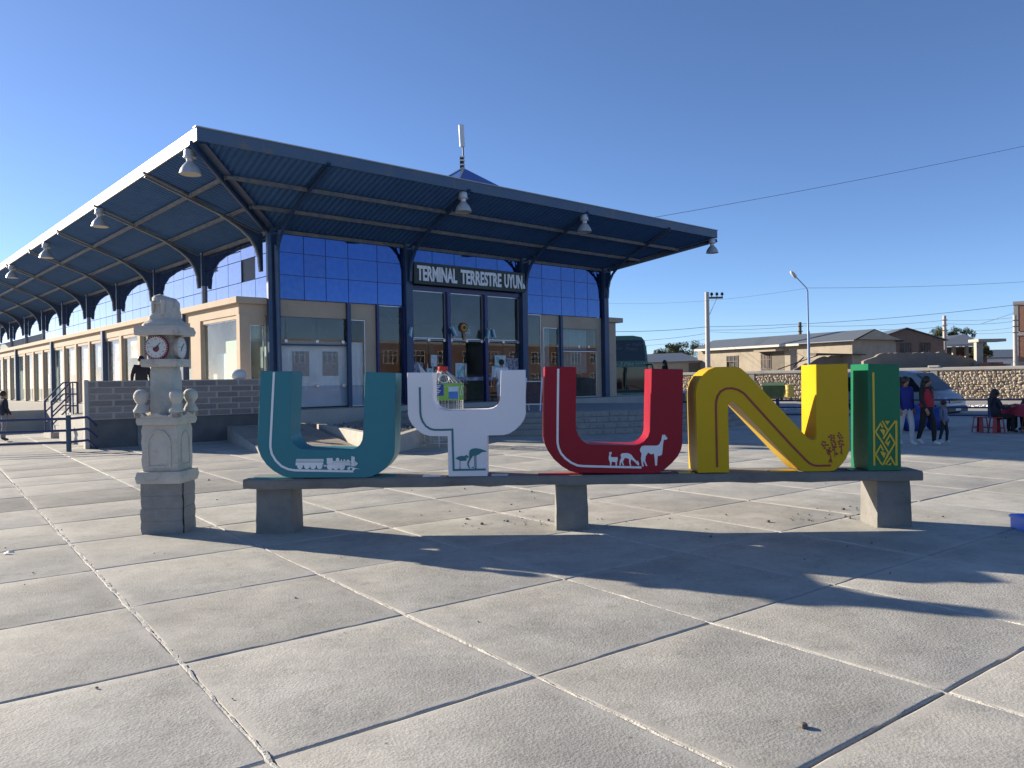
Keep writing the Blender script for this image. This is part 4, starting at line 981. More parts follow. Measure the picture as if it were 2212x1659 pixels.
for k in range(6):
    z0 = .785+.17*k; x = (-.42 if k % 2 else -.02)
    while x < 4.9:
        a, b_ = max(x, .0), min(x+.60, 4.94)
        if b_-a > .06:
            mb = MB()
            mb.box(a+.012, b_-.035, -.014, .02, z0, z0+.045); mb.box(a+.014, b_-.037, -.008, .02, z0+.046, z0+.066); mb.box(a+.012, b_-.035, -.016, .02, z0+.067, z0+.108); mb.box(a+.012, b_-.035, -.011, .02, z0+.109, z0+.135)
            mb.obj('brick', BRICK, bw, jitter=.002)
        x += .63
# cable and sack on the wall
sk = thing('white_sack', 'white sack lying on top of the brown block wall', 'sack', Vector((-11.22,20.72,0))+wd_*4.05-wn*.2+Vector((0,0,1.8)))
MB().ball((0,0,.13), .22, 14, 9, (1.1,.75,.75)).obj('sack_body', mat('sack_cloth', (.62,.62,.60), .8, c2=(.55,.55,.54), scale=9, bump=.3, bscale=15), sk, smooth=70, jitter=.012)
# blue stair railing and steps up to the side platform
st = thing('side_stairs', 'short concrete stairs up to the kiosk platform on the left', 'stairs', B(-5.55, 4.6, 0), BY)
for k in range(4): MB().box(.24*k, .95, 0, 1.1, -.02 if k == 0 else ZF/4*k-.01, ZF/4*(k+1)-.008).obj('step', FLOOR, st, bevel=.008)
RAILB = mat('rail_blue', (.03,.045,.12), .5, c2=(.04,.055,.14), scale=5, c3=(.10,.11,.14), s3=8, lo3=.62, hi3=.75)
def rail_flight(name, label, t0):
    t_ = thing(name, label, 'railing', B(-5.5, t0, 0), BY, 'blue stair railings')
    for x, z1 in ((0,1.21),(.75,1.80),(.62,1.80)): MB().tube([(x,0,0 if x < .1 else .4),(x,0,z1)], .034 if x != .62 else .022, 8).obj('post', RAILB, t_, smooth=50)
    for dz in (0,-.385,-.77): MB().tube([(0,0,1.21+dz),(.55,0,1.80+dz),(.75,0,1.80+dz)], .026, 8).obj('rail', RAILB, t_, smooth=60)
rail_flight('stair_railing', 'blue stair railing on the far side of the short stairs', 5.65); rail_flight('stair_railing', 'blue stair railing on the near side of the short stairs', 4.64)
# low blue fence left of the block wall
fl = thing('low_fence', 'low blue pipe fence with three rails ending at the brown block wall', 'fence', (0,0,0))
pA = Vector((-11.35,19.95,0)); pB = Vector((-20,17.2,0))
for p in (pA, pA+(pB-pA)*.38, pA+(pB-pA)*.76): MB().tube([p, p+Vector((0,0,.93))], .062, 10).obj('post', mat('post_blue_green', (.035,.07,.10), .5, c2=(.05,.09,.12), scale=5), fl, smooth=50)
for z in (.84,.54,.24):
    MB().tube([pA+Vector((0,0,z)), pB+Vector((0,0,z))], .032, 8).obj('rail', RAILB, fl, smooth=50)
    MB().tube([pA+Vector((0,0,z)), Vector((-11.05,20.3,z+.02)), Vector((-11.0,20.65,z-.22))], .032, 8).obj('rail', RAILB, fl, smooth=50)
# ================================================================== RECYCLING BOTTLE
rb_ = thing('bottle_bin', 'giant mesh bottle for plastic recycling with red cap and green banner', 'bin', (-1.74, 19.75, 0), R(0))
WIRE = mat('galvanised_wire', (.42,.43,.43), .45, metal=.5, c2=(.35,.36,.36), scale=8)
prof = [(.50,.10),(.50,1.50),(.47,1.60),(.12,1.86),(.11,1.90)]
def rad(z):
    for (r0, z0), (r1, z1) in zip(prof, prof[1:]):
        if z0 <= z <= z1: return r0+(r1-r0)*(z-z0)/(z1-z0)
    return prof[-1][0]
mb = MB()
for k in range(40):
    a = 2*math.pi*k/40; mb.tube([(r_*math.cos(a), r_*math.sin(a), z) for r_, z in prof], .0035, 4, cap=False)
z = .1
while z < 1.88:
    r_ = rad(z); mb.tube([(r_*math.cos(2*math.pi*k/32), r_*math.sin(2*math.pi*k/32), z) for k in range(33)], .0035, 4, cap=False); z += .045
tag(mb.obj('wire_mesh', WIRE, rb_), kind='stuff')
FR = mat('bin_frame', (.62,.62,.58), .5, c2=(.52,.52,.49), scale=6)
for k in range(6):
    a = 2*math.pi*(k+.35)/6; MB().tube([((r_+.01)*math.cos(a), (r_+.01)*math.sin(a), z_) for r_, z_ in [(.5,0)]+prof], .016, 6).obj('frame_bar', FR, rb_, smooth=60)
for z in (.1, .82, 1.5): MB().tube([(.512*math.cos(2*math.pi*k/32), .512*math.sin(2*math.pi*k/32), z) for k in range(33)], .013, 6, cap=False).obj('frame_hoop', FR, rb_, smooth=60)
MB().lathe([(.125,1.88),(.13,1.89),(.13,2.0),(.12,2.01)], 20).obj('cap', mat('cap_red', (.45,.02,.02), .4, c2=(.5,.03,.03), scale=4), rb_, smooth=40)
MB().tube([(.06+.13*math.cos(2*math.pi*k/24), -.40+.10*math.sin(2*math.pi*k/24)*.55, 1.70+.10*math.sin(2*math.pi*k/24)) for k in range(25)], .014, 6, cap=False).obj('hole_rim', WHITE, rb_, smooth=60)
def cyl_patch(r_, a0, a1, z0, z1, n=14):
    vs = []; 
    for k in range(n+1):
        a = R(a0+(a1-a0)*k/n); vs += [(r_*math.cos(a), r_*math.sin(a), z0), (r_*math.cos(a), r_*math.sin(a), z1)]
    return MB().add(vs, [(2*k, 2*k+2, 2*k+3, 2*k+1) for k in range(n)])
bn = cyl_patch(.522, -175, -8, 1.16, 1.58, 24).obj('banner', mat('banner_green', (.20,.42,.06), .6, c2=(.26,.48,.08), scale=4), rb_, smooth=60)
cyl_patch(.527, -168, -84, 1.28, 1.56, 14).obj('banner_blue', mat('banner_blue', (.02,.05,.25), .6, c2=(.03,.07,.3), scale=4), bn, smooth=60)
for k in range(6): cyl_patch(.530, -160, -92-3*(k % 3), 1.515-.04*k, 1.535-.04*k, 10).obj('text_line', WHITE, bn)
cyl_patch(.530, -70, -42, 1.20, 1.40, 6).obj('picture_bin', mat('banner_bin_blue', (.04,.16,.50), .6, c2=(.06,.2,.55), scale=9), bn); cyl_patch(.531, -72, -40, 1.38, 1.50, 6).obj('picture_bottles', mat('banner_bottles', (.6,.7,.72), .6, c2=(.3,.5,.55), scale=40), bn)
mb = MB()
for a, b_ in (((-34,1.30),(-18,1.30)), ((-18,1.30),(-26,1.52)), ((-26,1.52),(-34,1.30))):
    mb.tube([(.532*math.cos(R(a[0]+(b_[0]-a[0])*k/4)), .532*math.sin(R(a[0]+(b_[0]-a[0])*k/4)), a[1]+(b_[1]-a[1])*k/4) for k in range(5)], .008, 4)
mb.obj('recycle_mark', WHITE, bn)
# folding chalkboard on the landing
ab = thing('chalkboard', 'white-framed folding menu chalkboard standing right of the doors', 'chalkboard', (.72, 25.4, .62), R(-14))
BOARD = mat('menu_board', (.05,.03,.035), .6, c2=(.10,.05,.05), scale=6, c3=(.32,.22,.2), s3=14, lo3=.62, hi3=.7)
for sgn, off in ((1,-.34),(-1,.34)):
    p = MB(); f = []
    for x in (-.26,.26): p.bar((x, off, 0), (x, 0, 1.08), .035)
    p.bar((-.26, off*.12, .96), (.26, off*.12, .96), .03); p.bar((-.26, off*.78, .22), (.26, off*.78, .22), .03)
    p.obj('frame', WHITE, ab)
    q = MB().add([(-.24,off*.76,.25),(.24,off*.76,.25),(.24,off*.14,.93),(-.24,off*.14,.93)], [(0,1,2,3)]).obj('board', BOARD, ab)
# flags tied to the door posts
FLB = mat('flag_blue', (.08,.28,.50), .7, c2=(.10,.32,.55), scale=6); FLW = mat('flag_white', (.62,.66,.66), .7, c2=(.55,.6,.6), scale=6); FLG = mat('flag_dark', (.02,.05,.045), .7, c2=(.03,.07,.06), scale=6)
for i, (x, tilt, la) in enumerate(((5.1,12,'small blue and white flag on the post left of the doors'),(7.15,-25,'small flag tied to the left door mullion'),(8.82,18,'small flag tied left of the right door mullion'),(9.14,-12,'small flag tied right of the right door mullion'))):
    t_ = thing('small_flag', la, 'flag', B(x, -.16, 3.45), BY)
    t_.rotation_euler = (0, R(tilt), BY)
    MB().tube([(0,0,-.25),(0,0,.28)], .008, 6).obj('stick', WHITE, t_)
    for k, m_ in enumerate((FLG, FLB, FLW)):
        MB().add([(-.06+.07*k,-.01,.24),(.01+.07*k,-.03,.22),(.02+.075*k,-.05,-.06-.05*k),(-.05+.06*k,-.02,-.12+.02*k)], [(0,1,2,3)]).obj('stripe', m_, t_)
# rosette and INGRESO plate over the open door
ro = thing('rosette', 'round red and yellow rosette hanging above the open door', 'rosette', B(7.86, .03, 3.72), BY)
for r_, y, m_ in ((.19,0,mat('rosette_red', (.25,.03,.02), .7, c2=(.32,.05,.03), scale=9)),(.13,-.02,mat('rosette_gold', (.55,.33,.04), .7, c2=(.6,.4,.06), scale=9)),(.07,-.04,FLG)):
    MB().prism([(r_*(1+.09*(k % 2))*math.cos(2*math.pi*k/24), r_*(1+.09*(k % 2))*math.sin(2*math.pi*k/24)) for k in range(24)], y-.01, y+.005).obj('ruffle', m_, ro)
MB().prism([(-.05,-.15),(.07,-.15),(.09,-.55),(-.02,-.5)], -.005, .005).obj('ribbon', mat('ribbon', (.4,.28,.12), .7, c2=(.45,.1,.05), scale=12), ro)
ig = thing('entry_plate', 'blue plate reading INGRESO behind the rosette', 'sign', B(7.9, .26, 3.60), BY)
MB().box(-.52,.52,0,.02,-.2,.2).obj('plate', mat('plate_blue', (.03,.17,.28), .5, c2=(.04,.2,.32), scale=4), ig); text_mb('INGRESO', .19, .92, .004, .02).obj('lettering', WHITE, ig, loc=(0,-.001,-.09))
# notices on the doors
PAPERS = [mat('paper_%s' % n_, c, .7, c2=c2, scale=s_, lo=.5, hi=.56) for n_, c, c2, s_ in (('plain', (.66,.68,.66), (.5,.55,.55), 9), ('photo', (.36,.32,.38), (.12,.11,.13), 12), ('green', (.60,.66,.64), (.22,.45,.42), 6), ('stone', (.5,.5,.46), (.25,.25,.22), 20))]
for x, z, w_, h_, m_, la in ((5.66,2.05,.46,.62,1,'dark photo poster peeling from the leftmost door'),(6.42,2.42,.30,.44,0,'white notice high on the left door pair'),(6.2,1.92,.28,.42,2,'white notice with green foot low on the left door pair'),(6.62,1.9,.36,.36,3,'round grey emblem notice on the left door pair'),
        (7.66,2.05,.44,.56,2,'notice with a vehicle picture on the middle door'),(9.62,2.42,.32,.46,2,'pale green notice high on the right door pair'),(9.92,2.40,.28,.5,0,'white notice beside the pale green one on the right doors'),(9.52,1.98,.46,.46,2,'wide pale notice low on the right doors'),(10.42,2.18,.66,.72,1,'large mauve map poster on the rightmost door')):
    t_ = thing('notice', la, 'poster', B(x, .066, z), BY)
    MB().box(-w_/2, w_/2, -.003, .003, -h_/2, h_/2).obj('sheet', PAPERS[m_], t_)
    if 'peeling' in la: MB().add([(0,-.004,h_/2),(.5,-.16,-.32),(.3,-.1,-.36),(.16,-.05,-.28)], [(0,1,2,3)]).obj('curled_corner', WHITE, t_)
for x, la in ((1.0,'left grey notice on the white blind behind the corner window'),(2.1,'right grey notice on the white blind behind the corner window')):
    t_ = thing('notice', la, 'poster', B(x, .178, 2.30), BY); MB().box(-.3,.3,-.003,.003,-.42,.42).obj('sheet', mat('paper_grey', (.40,.39,.37), .8, c2=(.28,.27,.26), scale=14, lo=.5, hi=.56, stretch=(1,1,4)), t_)
# dark lattice band across the doors
for a, b_ in edges: MB().box(a+.02, b_-.02, .060, .064, 1.64, 1.78).obj('door_band', mat('band_print', (.36,.33,.40), .6, c2=(.12,.12,.2), scale=6, lo=.45, hi=.55), bld)
# banners behind the kiosk windows
BC = [((.62,.18,.16),(.70,.58,.30)), ((.22,.42,.10),(.66,.66,.50)), ((.70,.30,.08),(.70,.66,.60)), ((.60,.60,.64),(.45,.12,.18)), ((.16,.28,.52),(.62,.55,.52)), ((.66,.60,.60),(.40,.18,.20)), ((.60,.22,.18),(.72,.70,.66)), ((.5,.55,.6),(.66,.66,.64))]
BN = ['pink and yellow','green and white','orange and white','white and maroon','blue and grey','pale pink','red and white','grey-white']
ordn = ['second','third','fourth','fifth','sixth','seventh','eighth','ninth','tenth','eleventh']
for k, (a, b_) in enumerate(ops[1:11]):
    ca, cb = BC[k % 8]; z0 = (2.75,2.2,2.85,1.2,2.6,1.0,2.3,.95,2.4,1.6)[k]
    if k in (1,): z0 = 3.0
    t_ = thing('window_banner', '%s printed banner in the %s kiosk window from the corner' % (BN[k % 8], ordn[k]), 'banner', B(XB+.2, (a+b_)/2, 0), BY)
    MB().box(-.004,.004,-(b_-a)/2+.1,(b_-a)/2-.1,z0,3.72).obj('sheet', mat('banner_print_%d' % k, ca, .7, c2=cb, scale=1.6+.3*k, lo=.45, hi=.55, c3=(.75,.74,.70), s3=3+.5*k, lo3=.58, hi3=.63), t_)
t_ = thing('window_banner', 'cream plastic sheet hung inside the wide corner kiosk window', 'banner', B(XB+.35, 1.8, 0), BY)
MB().box(-.01,.01,-1.0,.2,1.2,3.1).obj('sheet', mat('cream_sheet', (.68,.64,.42), .7, c2=(.72,.70,.55), scale=2), t_); MB().box(.03,.05,.22,1.1,ZF+.1,2.7).obj('sheet', mat('pale_sheet', (.60,.66,.66), .6, c2=(.7,.74,.74), scale=2), t_)
# ================================================================== PEOPLE
def person(label, loc, rz, H=1.68, pose='stand', top=None, bottom=None, shoe=None, sleeve=None, hair='short', hat=None, seat=0.0, stride=.0, vest=None, skin_arm=False, bulk=1.0, bare_leg=False, lean=0.0):
    k = H/1.72
    t = thing('person', label, 'person', loc, rz)
    J = {}
    hz = .93 if pose != 'sit' else .10+seat/k
    J['pel'] = (0,0,hz); J['bel'] = (0,-.01,hz+.14); J['che'] = (0,.0,hz+.36); J['nk'] = (0,.01,hz+.52); J['hd'] = (0,-.025,hz+.62); J['top'] = (0,-.015,hz+.745)
    rad_ = {'pel':.135,'bel':.125,'che':.14,'nk':.055,'hd':.085,'top':.06}
    E_ = [('pel','bel'),('bel','che'),('che','nk'),('nk','hd'),('hd','top')]
    for s_, sg_ in (('l',-1),('r',1)):
        sw = stride*sg_
        J['sh'+s_] = (sg_*.165,.01,hz+.47)
        if pose == 'sit':
            J['hp'+s_] = (sg_*.10,-.04,hz-.02); J['kn'+s_] = (sg_*.12,-.42,hz-.01); J['an'+s_] = (sg_*.12,-.40,.09); J['to'+s_] = (sg_*.13,-.54,.05)
            J['el'+s_] = (sg_*.235,-.10,hz+.22); J['wr'+s_] = (sg_*.15,-.33,hz+.26); J['hn'+s_] = (sg_*.12,-.42,hz+.28)
        else:
            J['hp'+s_] = (sg_*.09,0,hz-.07); J['kn'+s_] = (sg_*.10,-.03-sw*.55,.50); J['an'+s_] = (sg_*.10,.03-sw*.9,.09+(.05 if sw < -.05 else 0)); J['to'+s_] = (sg_*.12,-.13-sw*.9,.045)
            J['el'+s_] = (sg_*.235,.04+sw*.35,hz+.20); J['wr'+s_] = (sg_*.25,-.04+sw*.7,hz-.02); J['hn'+s_] = (sg_*.245,-.07+sw*.75,hz-.11)
        E_ += [('che','sh'+s_),('sh'+s_,'el'+s_),('el'+s_,'wr'+s_),('wr'+s_,'hn'+s_),('pel','hp'+s_),('hp'+s_,'kn'+s_),('kn'+s_,'an'+s_),('an'+s_,'to'+s_)]
        rad_.update({'sh'+s_:.072,'el'+s_:.052,'wr'+s_:.036,'hn'+s_:.034,'hp'+s_:.098,'kn'+s_:.068,'an'+s_:.05,'to'+s_:.04})
        for q, fx in enumerate((-.022,0,.022)):
            nm = 'f%d%s' % (q, s_); hx, hy, hz_ = J['hn'+s_]
            J[nm] = (hx+fx, hy-.015 if pose != 'sit' else hy-.07, hz_-.075 if pose != 'sit' else hz_-.01); E_.append(('hn'+s_, nm)); rad_[nm] = .011
        nm = 'th'+s_; J[nm] = (J['hn'+s_][0]-sg_*.035, J['hn'+s_][1]-.035, J['hn'+s_][2]-.02); E_.append(('hn'+s_, nm)); rad_[nm] = .012
    J['ns'] = (0, J['hd'][1]-.10, J['hd'][2]-.005); E_.append(('hd','ns')); rad_['ns'] = .016
    names = list(J)
    for n_ in ('pel','bel','che'): rad_[n_] *= bulk
    me = bpy.data.meshes.new('body'); me.from_pydata([Vector(J[n_])*k for n_ in names], [(names.index(a), names.index(b_)) for a, b_ in E_], [])
    o = bpy.data.objects.new('body', me); col.objects.link(o)
    o.modifiers.new('s', 'SKIN'); sv = me.skin_vertices[0].data
    for i, n_ in enumerate(names):
        r_ = rad_[n_]*k; sv[i].radius = (r_*(1.15 if n_ in ('pel','bel','che') else 1), r_*(.85 if n_ in ('pel','bel','che') else 1)); sv[i].use_root = (n_ == 'pel')
    sb = o.modifiers.new('u', 'SUBSURF'); sb.levels = 2; sb.render_levels = 2
    dg = bpy.context.evaluated_depsgraph_get(); m2 = bpy.data.meshes.new_from_object(o.evaluated_get(dg)); bpy.data.objects.remove(o)
    mats = [SKIN, top, bottom, shoe, sleeve or top]
    for m_ in mats: m2.materials.append(m_)
    reg = {}
    for a, b_ in E_:
        n_ = a+b_
        if 'to' == b_[:2] and b_ != 'top': r_ = 3
        elif a[:2] in ('hp','kn') or b_[:2] == 'hp': r_ = 2
        elif a == 'pel' and b_ == 'bel': r_ = 1
        elif a[:2] == 'sh' or (a[:2] == 'el'): r_ = 4
        elif a == 'che' or a == 'bel': r_ = 1
        else: r_ = 0
        if skin_arm and a[:2] == 'el': r_ = 0
        if bare_leg and a[:2] == 'kn': r_ = 0
        reg[(a, b_)] = r_
    segs = [(Vector(J[a])*k, Vector(J[b_])*k, r_) for (a, b_), r_ in reg.items()]
    for p in m2.polygons:
        c = p.center; best = 9; bi = 0
        for a, b_, r_ in segs:
            ab_ = b_-a; u = max(0, min(1, (c-a).dot(ab_)/ab_.length_squared)); d = (a+ab_*u-c).length
            if d < best: best, bi = d, r_
        if bi == 0 and c.z < (hz+.50)*k and abs(c.x) < .1*k and c.z > (hz+.1)*k: bi = 1
        if bi in (1,2) and abs(c.x) < .16*k and pose != 'sit' and c.z > (hz-.25)*k: bi = 1 if c.z > (hz-.05)*k else 2
        p.material_index = bi; p.use_smooth = True
    link('body', m2, t)
    hd = Vector(J['hd'])*k+Vector((0,0,.035*k))
    for sg_ in (-1,1): MB().ball(hd+Vector((sg_*.032*k,-.079*k,-.005*k)), .011*k, 8, 6).obj('eye', BLACK, t)
    MB().add([tuple(hd+Vector((x*k,-.086*k,z*k))) for x, z in ((-.022,-.062),(.022,-.062),(.018,-.05),(-.018,-.05))], [(0,1,2,3)]).obj('mouth', mat('lips', (.2,.07,.06), .5, c2=(.22,.08,.07), scale=30), t)
    if hair == 'short': MB().ball(hd+Vector((0,.022*k,.03*k)), .103*k, 14, 10, (.92,1.0,.95)).obj('hair', HAIR, t, smooth=60)
    elif hair == 'long':
        mb = MB().ball(hd+Vector((0,.025*k,.028*k)), .108*k, 14, 10, (.95,1.0,.98)); mb.tube([hd+Vector((0,.06*k,0)), hd+Vector((0,.10*k,-.16*k)), hd+Vector((0,.13*k,-.38*k))], [.09*k,.085*k,.03*k], 10)
        mb.obj('hair', HAIR, t, smooth=60)
    if hat:
        mb = MB().lathe([(.108,.0),(.112,.03),(.105,.075),(.075,.115),(.02,.13)], 16, (0,0,0)); mb.v = [(x*k+hd.x, y*k+hd.y+.01, z*k+hd.z+.025*k) for x, y, z in mb.v]
        mb.obj('cap', hat, t, smooth=50); MB().ball(hd+Vector((0,-.11*k,.035*k)), .075*k, 12, 6, (1,.9,.16)).obj('cap_peak', hat, t, smooth=60)
    if vest:
        mb = MB(); rows_ = ((.02,.175,.135),(.18,.17,.13),(.36,.175,.135),(.46,.15,.10)); n = 16; vs = []
        for z, rx, ry in rows_:
            for q in range(n): a = 2*math.pi*q/n; vs.append((rx*math.cos(a)*k*bulk, (ry*math.sin(a))*k*bulk, (hz+z)*k))
        mb.add(vs, [(i*n+q, i*n+(q+1) % n, (i+1)*n+(q+1) % n, (i+1)*n+q) for i in range(len(rows_)-1) for q in range(n)]).obj('vest', vest, t, smooth=60)
        MB().prism([(-.055*k,(hz+.465)*k),(.055*k,(hz+.465)*k),(0,(hz+.25)*k)], -.145*k*bulk, -.10*k).obj('collar_gap', BLACK, t)
    return t
def cloth(n_, c, s_=1.15): return mat('cloth_'+n_, c, .85, c2=tuple(x*s_ for x in c), scale=12, bump=.25, bscale=18)
C_NAVY = cloth('navy', (.018,.022,.035)); C_BLK = cloth('black', (.012,.012,.014)); C_GRY = cloth('grey', (.17,.175,.19)); C_LG = cloth('light_grey', (.40,.40,.41)); C_RED = cloth('red', (.34,.02,.035)); C_BLUE = cloth('blue', (.015,.022,.17)); C_WHT = cloth('white', (.62,.62,.66)); C_SH = cloth('shorts', (.36,.37,.41)); C_DEN = cloth('denim', (.07,.09,.13)); C_SW = cloth('sweater', (.10,.12,.17), 1.7)
SHW = mat('white_shoe', (.62,.62,.62), .6, c2=(.5,.5,.5), scale=9)
g = gnd(2003, 962); person('walker in a red vest over black clothes and white shoes, right of the green letter', (g.x, g.y, 0), R(28), 1.58, top=C_BLK, bottom=C_BLK, shoe=SHW, sleeve=C_BLK, hair='long', vest=C_RED, stride=.16, bulk=1.12)
g = gnd(1957, 962); person('walker in blue jacket and light grey trousers right behind the green letter', (g.x, g.y, 0), R(10), 1.58, top=C_BLUE, bottom=C_LG, shoe=SHW, hair='long', stride=.12, bulk=1.15)
g = gnd(2039, 958); person('smallest walker, in grey sweater and dark cap, beside the red vest', (g.x, g.y, 0), R(35), 1.0, top=C_SW, bottom=C_NAVY, shoe=SHW, hair='short', hat=mat('cap_maroon', (.06,.02,.02), .7, c2=(.08,.03,.03), scale=9), stride=.10, bulk=1.15)
g = gnd(1085, 889, .62); person('person in white T-shirt and grey shorts standing at the doors, seen from behind', (g.x, g.y, .62), R(175), 1.70, top=C_WHT, bottom=C_SH, shoe=SHW, skin_arm=True, bare_leg=True, bulk=1.1)
p_ = Vector((-11.22,20.72,0))+wd_*1.55-wn*1.1
person('person in black jacket behind the brown block wall', (p_.x, p_.y, ZF), R(30), 1.74, top=C_BLK, bottom=C_BLK, shoe=BLACK, hair='short', bulk=1.2)
g = gnd(8, 954); person('person in navy jacket behind the low blue fence at the left edge', (g.x, g.y, 0), R(150), 1.58, top=C_NAVY, bottom=C_GRY, shoe=BLACK, hair='short', stride=.1, bulk=1.25)
person('person with dark hair on the platform behind the red letter', (7.15, 36.5, ZF), R(-75), 1.66, top=C_BLK, bottom=C_DEN, shoe=BLACK, hair='long', bulk=1.1)
# ================================================================== STALL AT THE RIGHT: table, stools, two seated people, frame
REDP = mat('red_plastic', (.30,.02,.025), .4, c2=(.34,.03,.03), scale=5)
def stool(label, x, y, rz=0.0):
    t = thing('plastic_stool', label, 'stool', (x, y, 0), rz, 'red plastic stools at the stall')
    mb = MB().lathe([(.15,.405),(.165,.41),(.165,.425),(.15,.43),(.03,.43)], 16); mb.obj('seat', REDP, t, smooth=40)
    for k in range(4):
        a = math.pi/4+k*math.pi/2; c_, s_ = math.cos(a), math.sin(a)
        MB().add([(c_*.15-s_*.045, s_*.15+c_*.045, .41),(c_*.15+s_*.045, s_*.15-c_*.045, .41),(c_*.21+s_*.055, s_*.21-c_*.055, .0),(c_*.21-s_*.055, s_*.21+c_*.055, .0),
                  (c_*.135-s_*.045, s_*.135+c_*.045, .41),(c_*.135+s_*.045, s_*.135-c_*.045, .41),(c_*.19+s_*.055, s_*.19-c_*.055, .0),(c_*.19-s_*.055, s_*.19+c_*.055, .0)],
                 [(0,1,2,3),(7,6,5,4),(0,3,7,4),(1,5,6,2),(3,2,6,7),(0,4,5,1)]).obj('leg', REDP, t)
    MB().tube([(.185*math.cos(a*math.pi/8), .185*math.sin(a*math.pi/8), .14) for a in range(17)], .012, 6, cap=False).obj('ring_brace', REDP, t)
    return t
stool('red plastic stool under the seated person with long dark hair', 12.95, 20.9); stool('red plastic stool standing empty behind the one with the long-haired sitter', 12.72, 21.25, .4); stool('red plastic stool in front of the red tablecloth, at the picture edge', 13.75, 20.75, .2); stool('red plastic stool under the sitter at the far side of the stall table', 14.35, 21.6, .7)
person('person in navy coat with long dark hair sitting at the stall table', (12.95, 20.95, 0), R(82), 1.6, pose='sit', seat=.36, top=C_NAVY, bottom=C_BLK, shoe=BLACK, hair='long', bulk=1.25)
person('person in dark clothes sitting across the stall table', (14.35, 21.6, 0), R(-80), 1.68, pose='sit', seat=.36, top=cloth('brown', (.06,.045,.04)), bottom=C_BLK, shoe=BLACK, hair='short', bulk=1.15)
tb = thing('stall_table', 'stall table draped in a red cloth', 'table', (14.05, 21.0, 0), R(4))
mb = MB(); vs = []; n = 40; rr = random.Random(4)
def rectpt(u, hx, hy):
    per = 4*(hx+hy); d = u*per
    for (ax, ay, bx_, by_) in ((-hx,-hy,hx,-hy),(hx,-hy,hx,hy),(hx,hy,-hx,hy),(-hx,hy,-hx,-hy)):
        l = abs(bx_-ax)+abs(by_-ay)
        if d <= l: return (ax+(bx_-ax)*d/l, ay+(by_-ay)*d/l)
        d -= l
    return (-hx,-hy)
for z, e in ((.745,-.03),(.74,0),(.60,.03),(.44,.06)):
    for k in range(n):
        x, y = rectpt(k/n, .62+e, .42+e); wv = .02*math.sin(k*1.7)*(0 if z > .7 else 1); vs.append((x*(1+wv), y*(1+wv), z+(rr.uniform(-.03,.02) if z < .5 else 0)))
fs = [(i*n+k, i*n+(k+1) % n, (i+1)*n+(k+1) % n, (i+1)*n+k) for i in range(3) for k in range(n)]+[tuple(range(n))]
mb.add(vs, fs).obj('tablecloth', cloth('table_red', (.36,.03,.05)), tb, smooth=50)
for x in (-.52,.52):
    for y in (-.33,.33): MB().tube([(x,y,0),(x,y,.72)], .02, 6).obj('leg', BLACK, tb)
fm = thing('market_stall', 'thin dark pole frame of the stall at the right edge', 'stall', (0,0,0))
MB().tube([(13.55,20.4,.0),(13.52,20.4,1.82)], .022, 8).obj('pole', BLACK, fm); MB().tube([(13.52,20.4,1.80),(15.4,20.2,1.86)], .018, 8).obj('top_bar', BLACK, fm); MB().tube([(15.4,20.2,0),(15.4,20.2,1.88)], .022, 8).obj('pole', BLACK, fm)
bd = thing('blue_bundle', 'blue plastic bundle on the ground behind the red vest walker', 'bundle', (11.4, 22.2, 0))
for x, y, r_ in ((0,0,.42),(.75,.2,.36),(-.55,.1,.34)): MB().ball((x,y,r_*.8), r_, 14, 10, (.9,.8,1.0)).obj('sack', mat('blue_tarp', (.012,.04,.22), .45, c2=(.02,.06,.3), scale=5, bump=.6, bscale=9), bd, smooth=60, jitter=.015)
cr = thing('blue_crate', 'low blue plastic crate on the slabs at the right picture edge', 'crate', (5.47, 8.0, 0), R(-4))
CRB = mat('crate_blue', (.12,.24,.72), .4, c2=(.14,.27,.76), scale=4)
for a in ((-.24,.24,-.24,-.225),(-.24,.24,.225,.24),(-.24,-.225,-.2249,.2249),(.225,.24,-.2249,.2249)): MB().box(a[0],a[1],a[2],a[3],.0,.145).obj('side', CRB, cr, bevel=.003)
MB().box(-.224,.224,-.224,.224,.004,.02).obj('floor', CRB, cr); MB().box(-.25,.25,-.25,-.241,.11,.135).obj('rim', CRB, cr); MB().box(-.25,-.241,-.25,.25,.11,.135).obj('rim', CRB, cr)
# ================================================================== RIGHT BACKGROUND
# blue pipe fence on the pavement edge
ff = thing('pipe_fence', 'low blue pipe fence along the road behind the yellow and green letters', 'fence', (0,0,0))
fpts = [Vector((7.6,33.0,0)), Vector((10.6,31.2,0)), Vector((13.8,29.6,0)), Vector((17.05,27.9,0)), Vector((20.4,26.2,0)), Vector((24,24.4,0)), Vector((28,22.4,0))]
for p in fpts: MB().tube([p, p+Vector((0,0,.72))], .065, 10).obj('post', RAILB, ff, smooth=50)
for z in (.64,.36,.08): MB().tube([p+Vector((0,0,z)) for p in fpts], .03, 8).obj('rail', RAILB, ff, smooth=50)
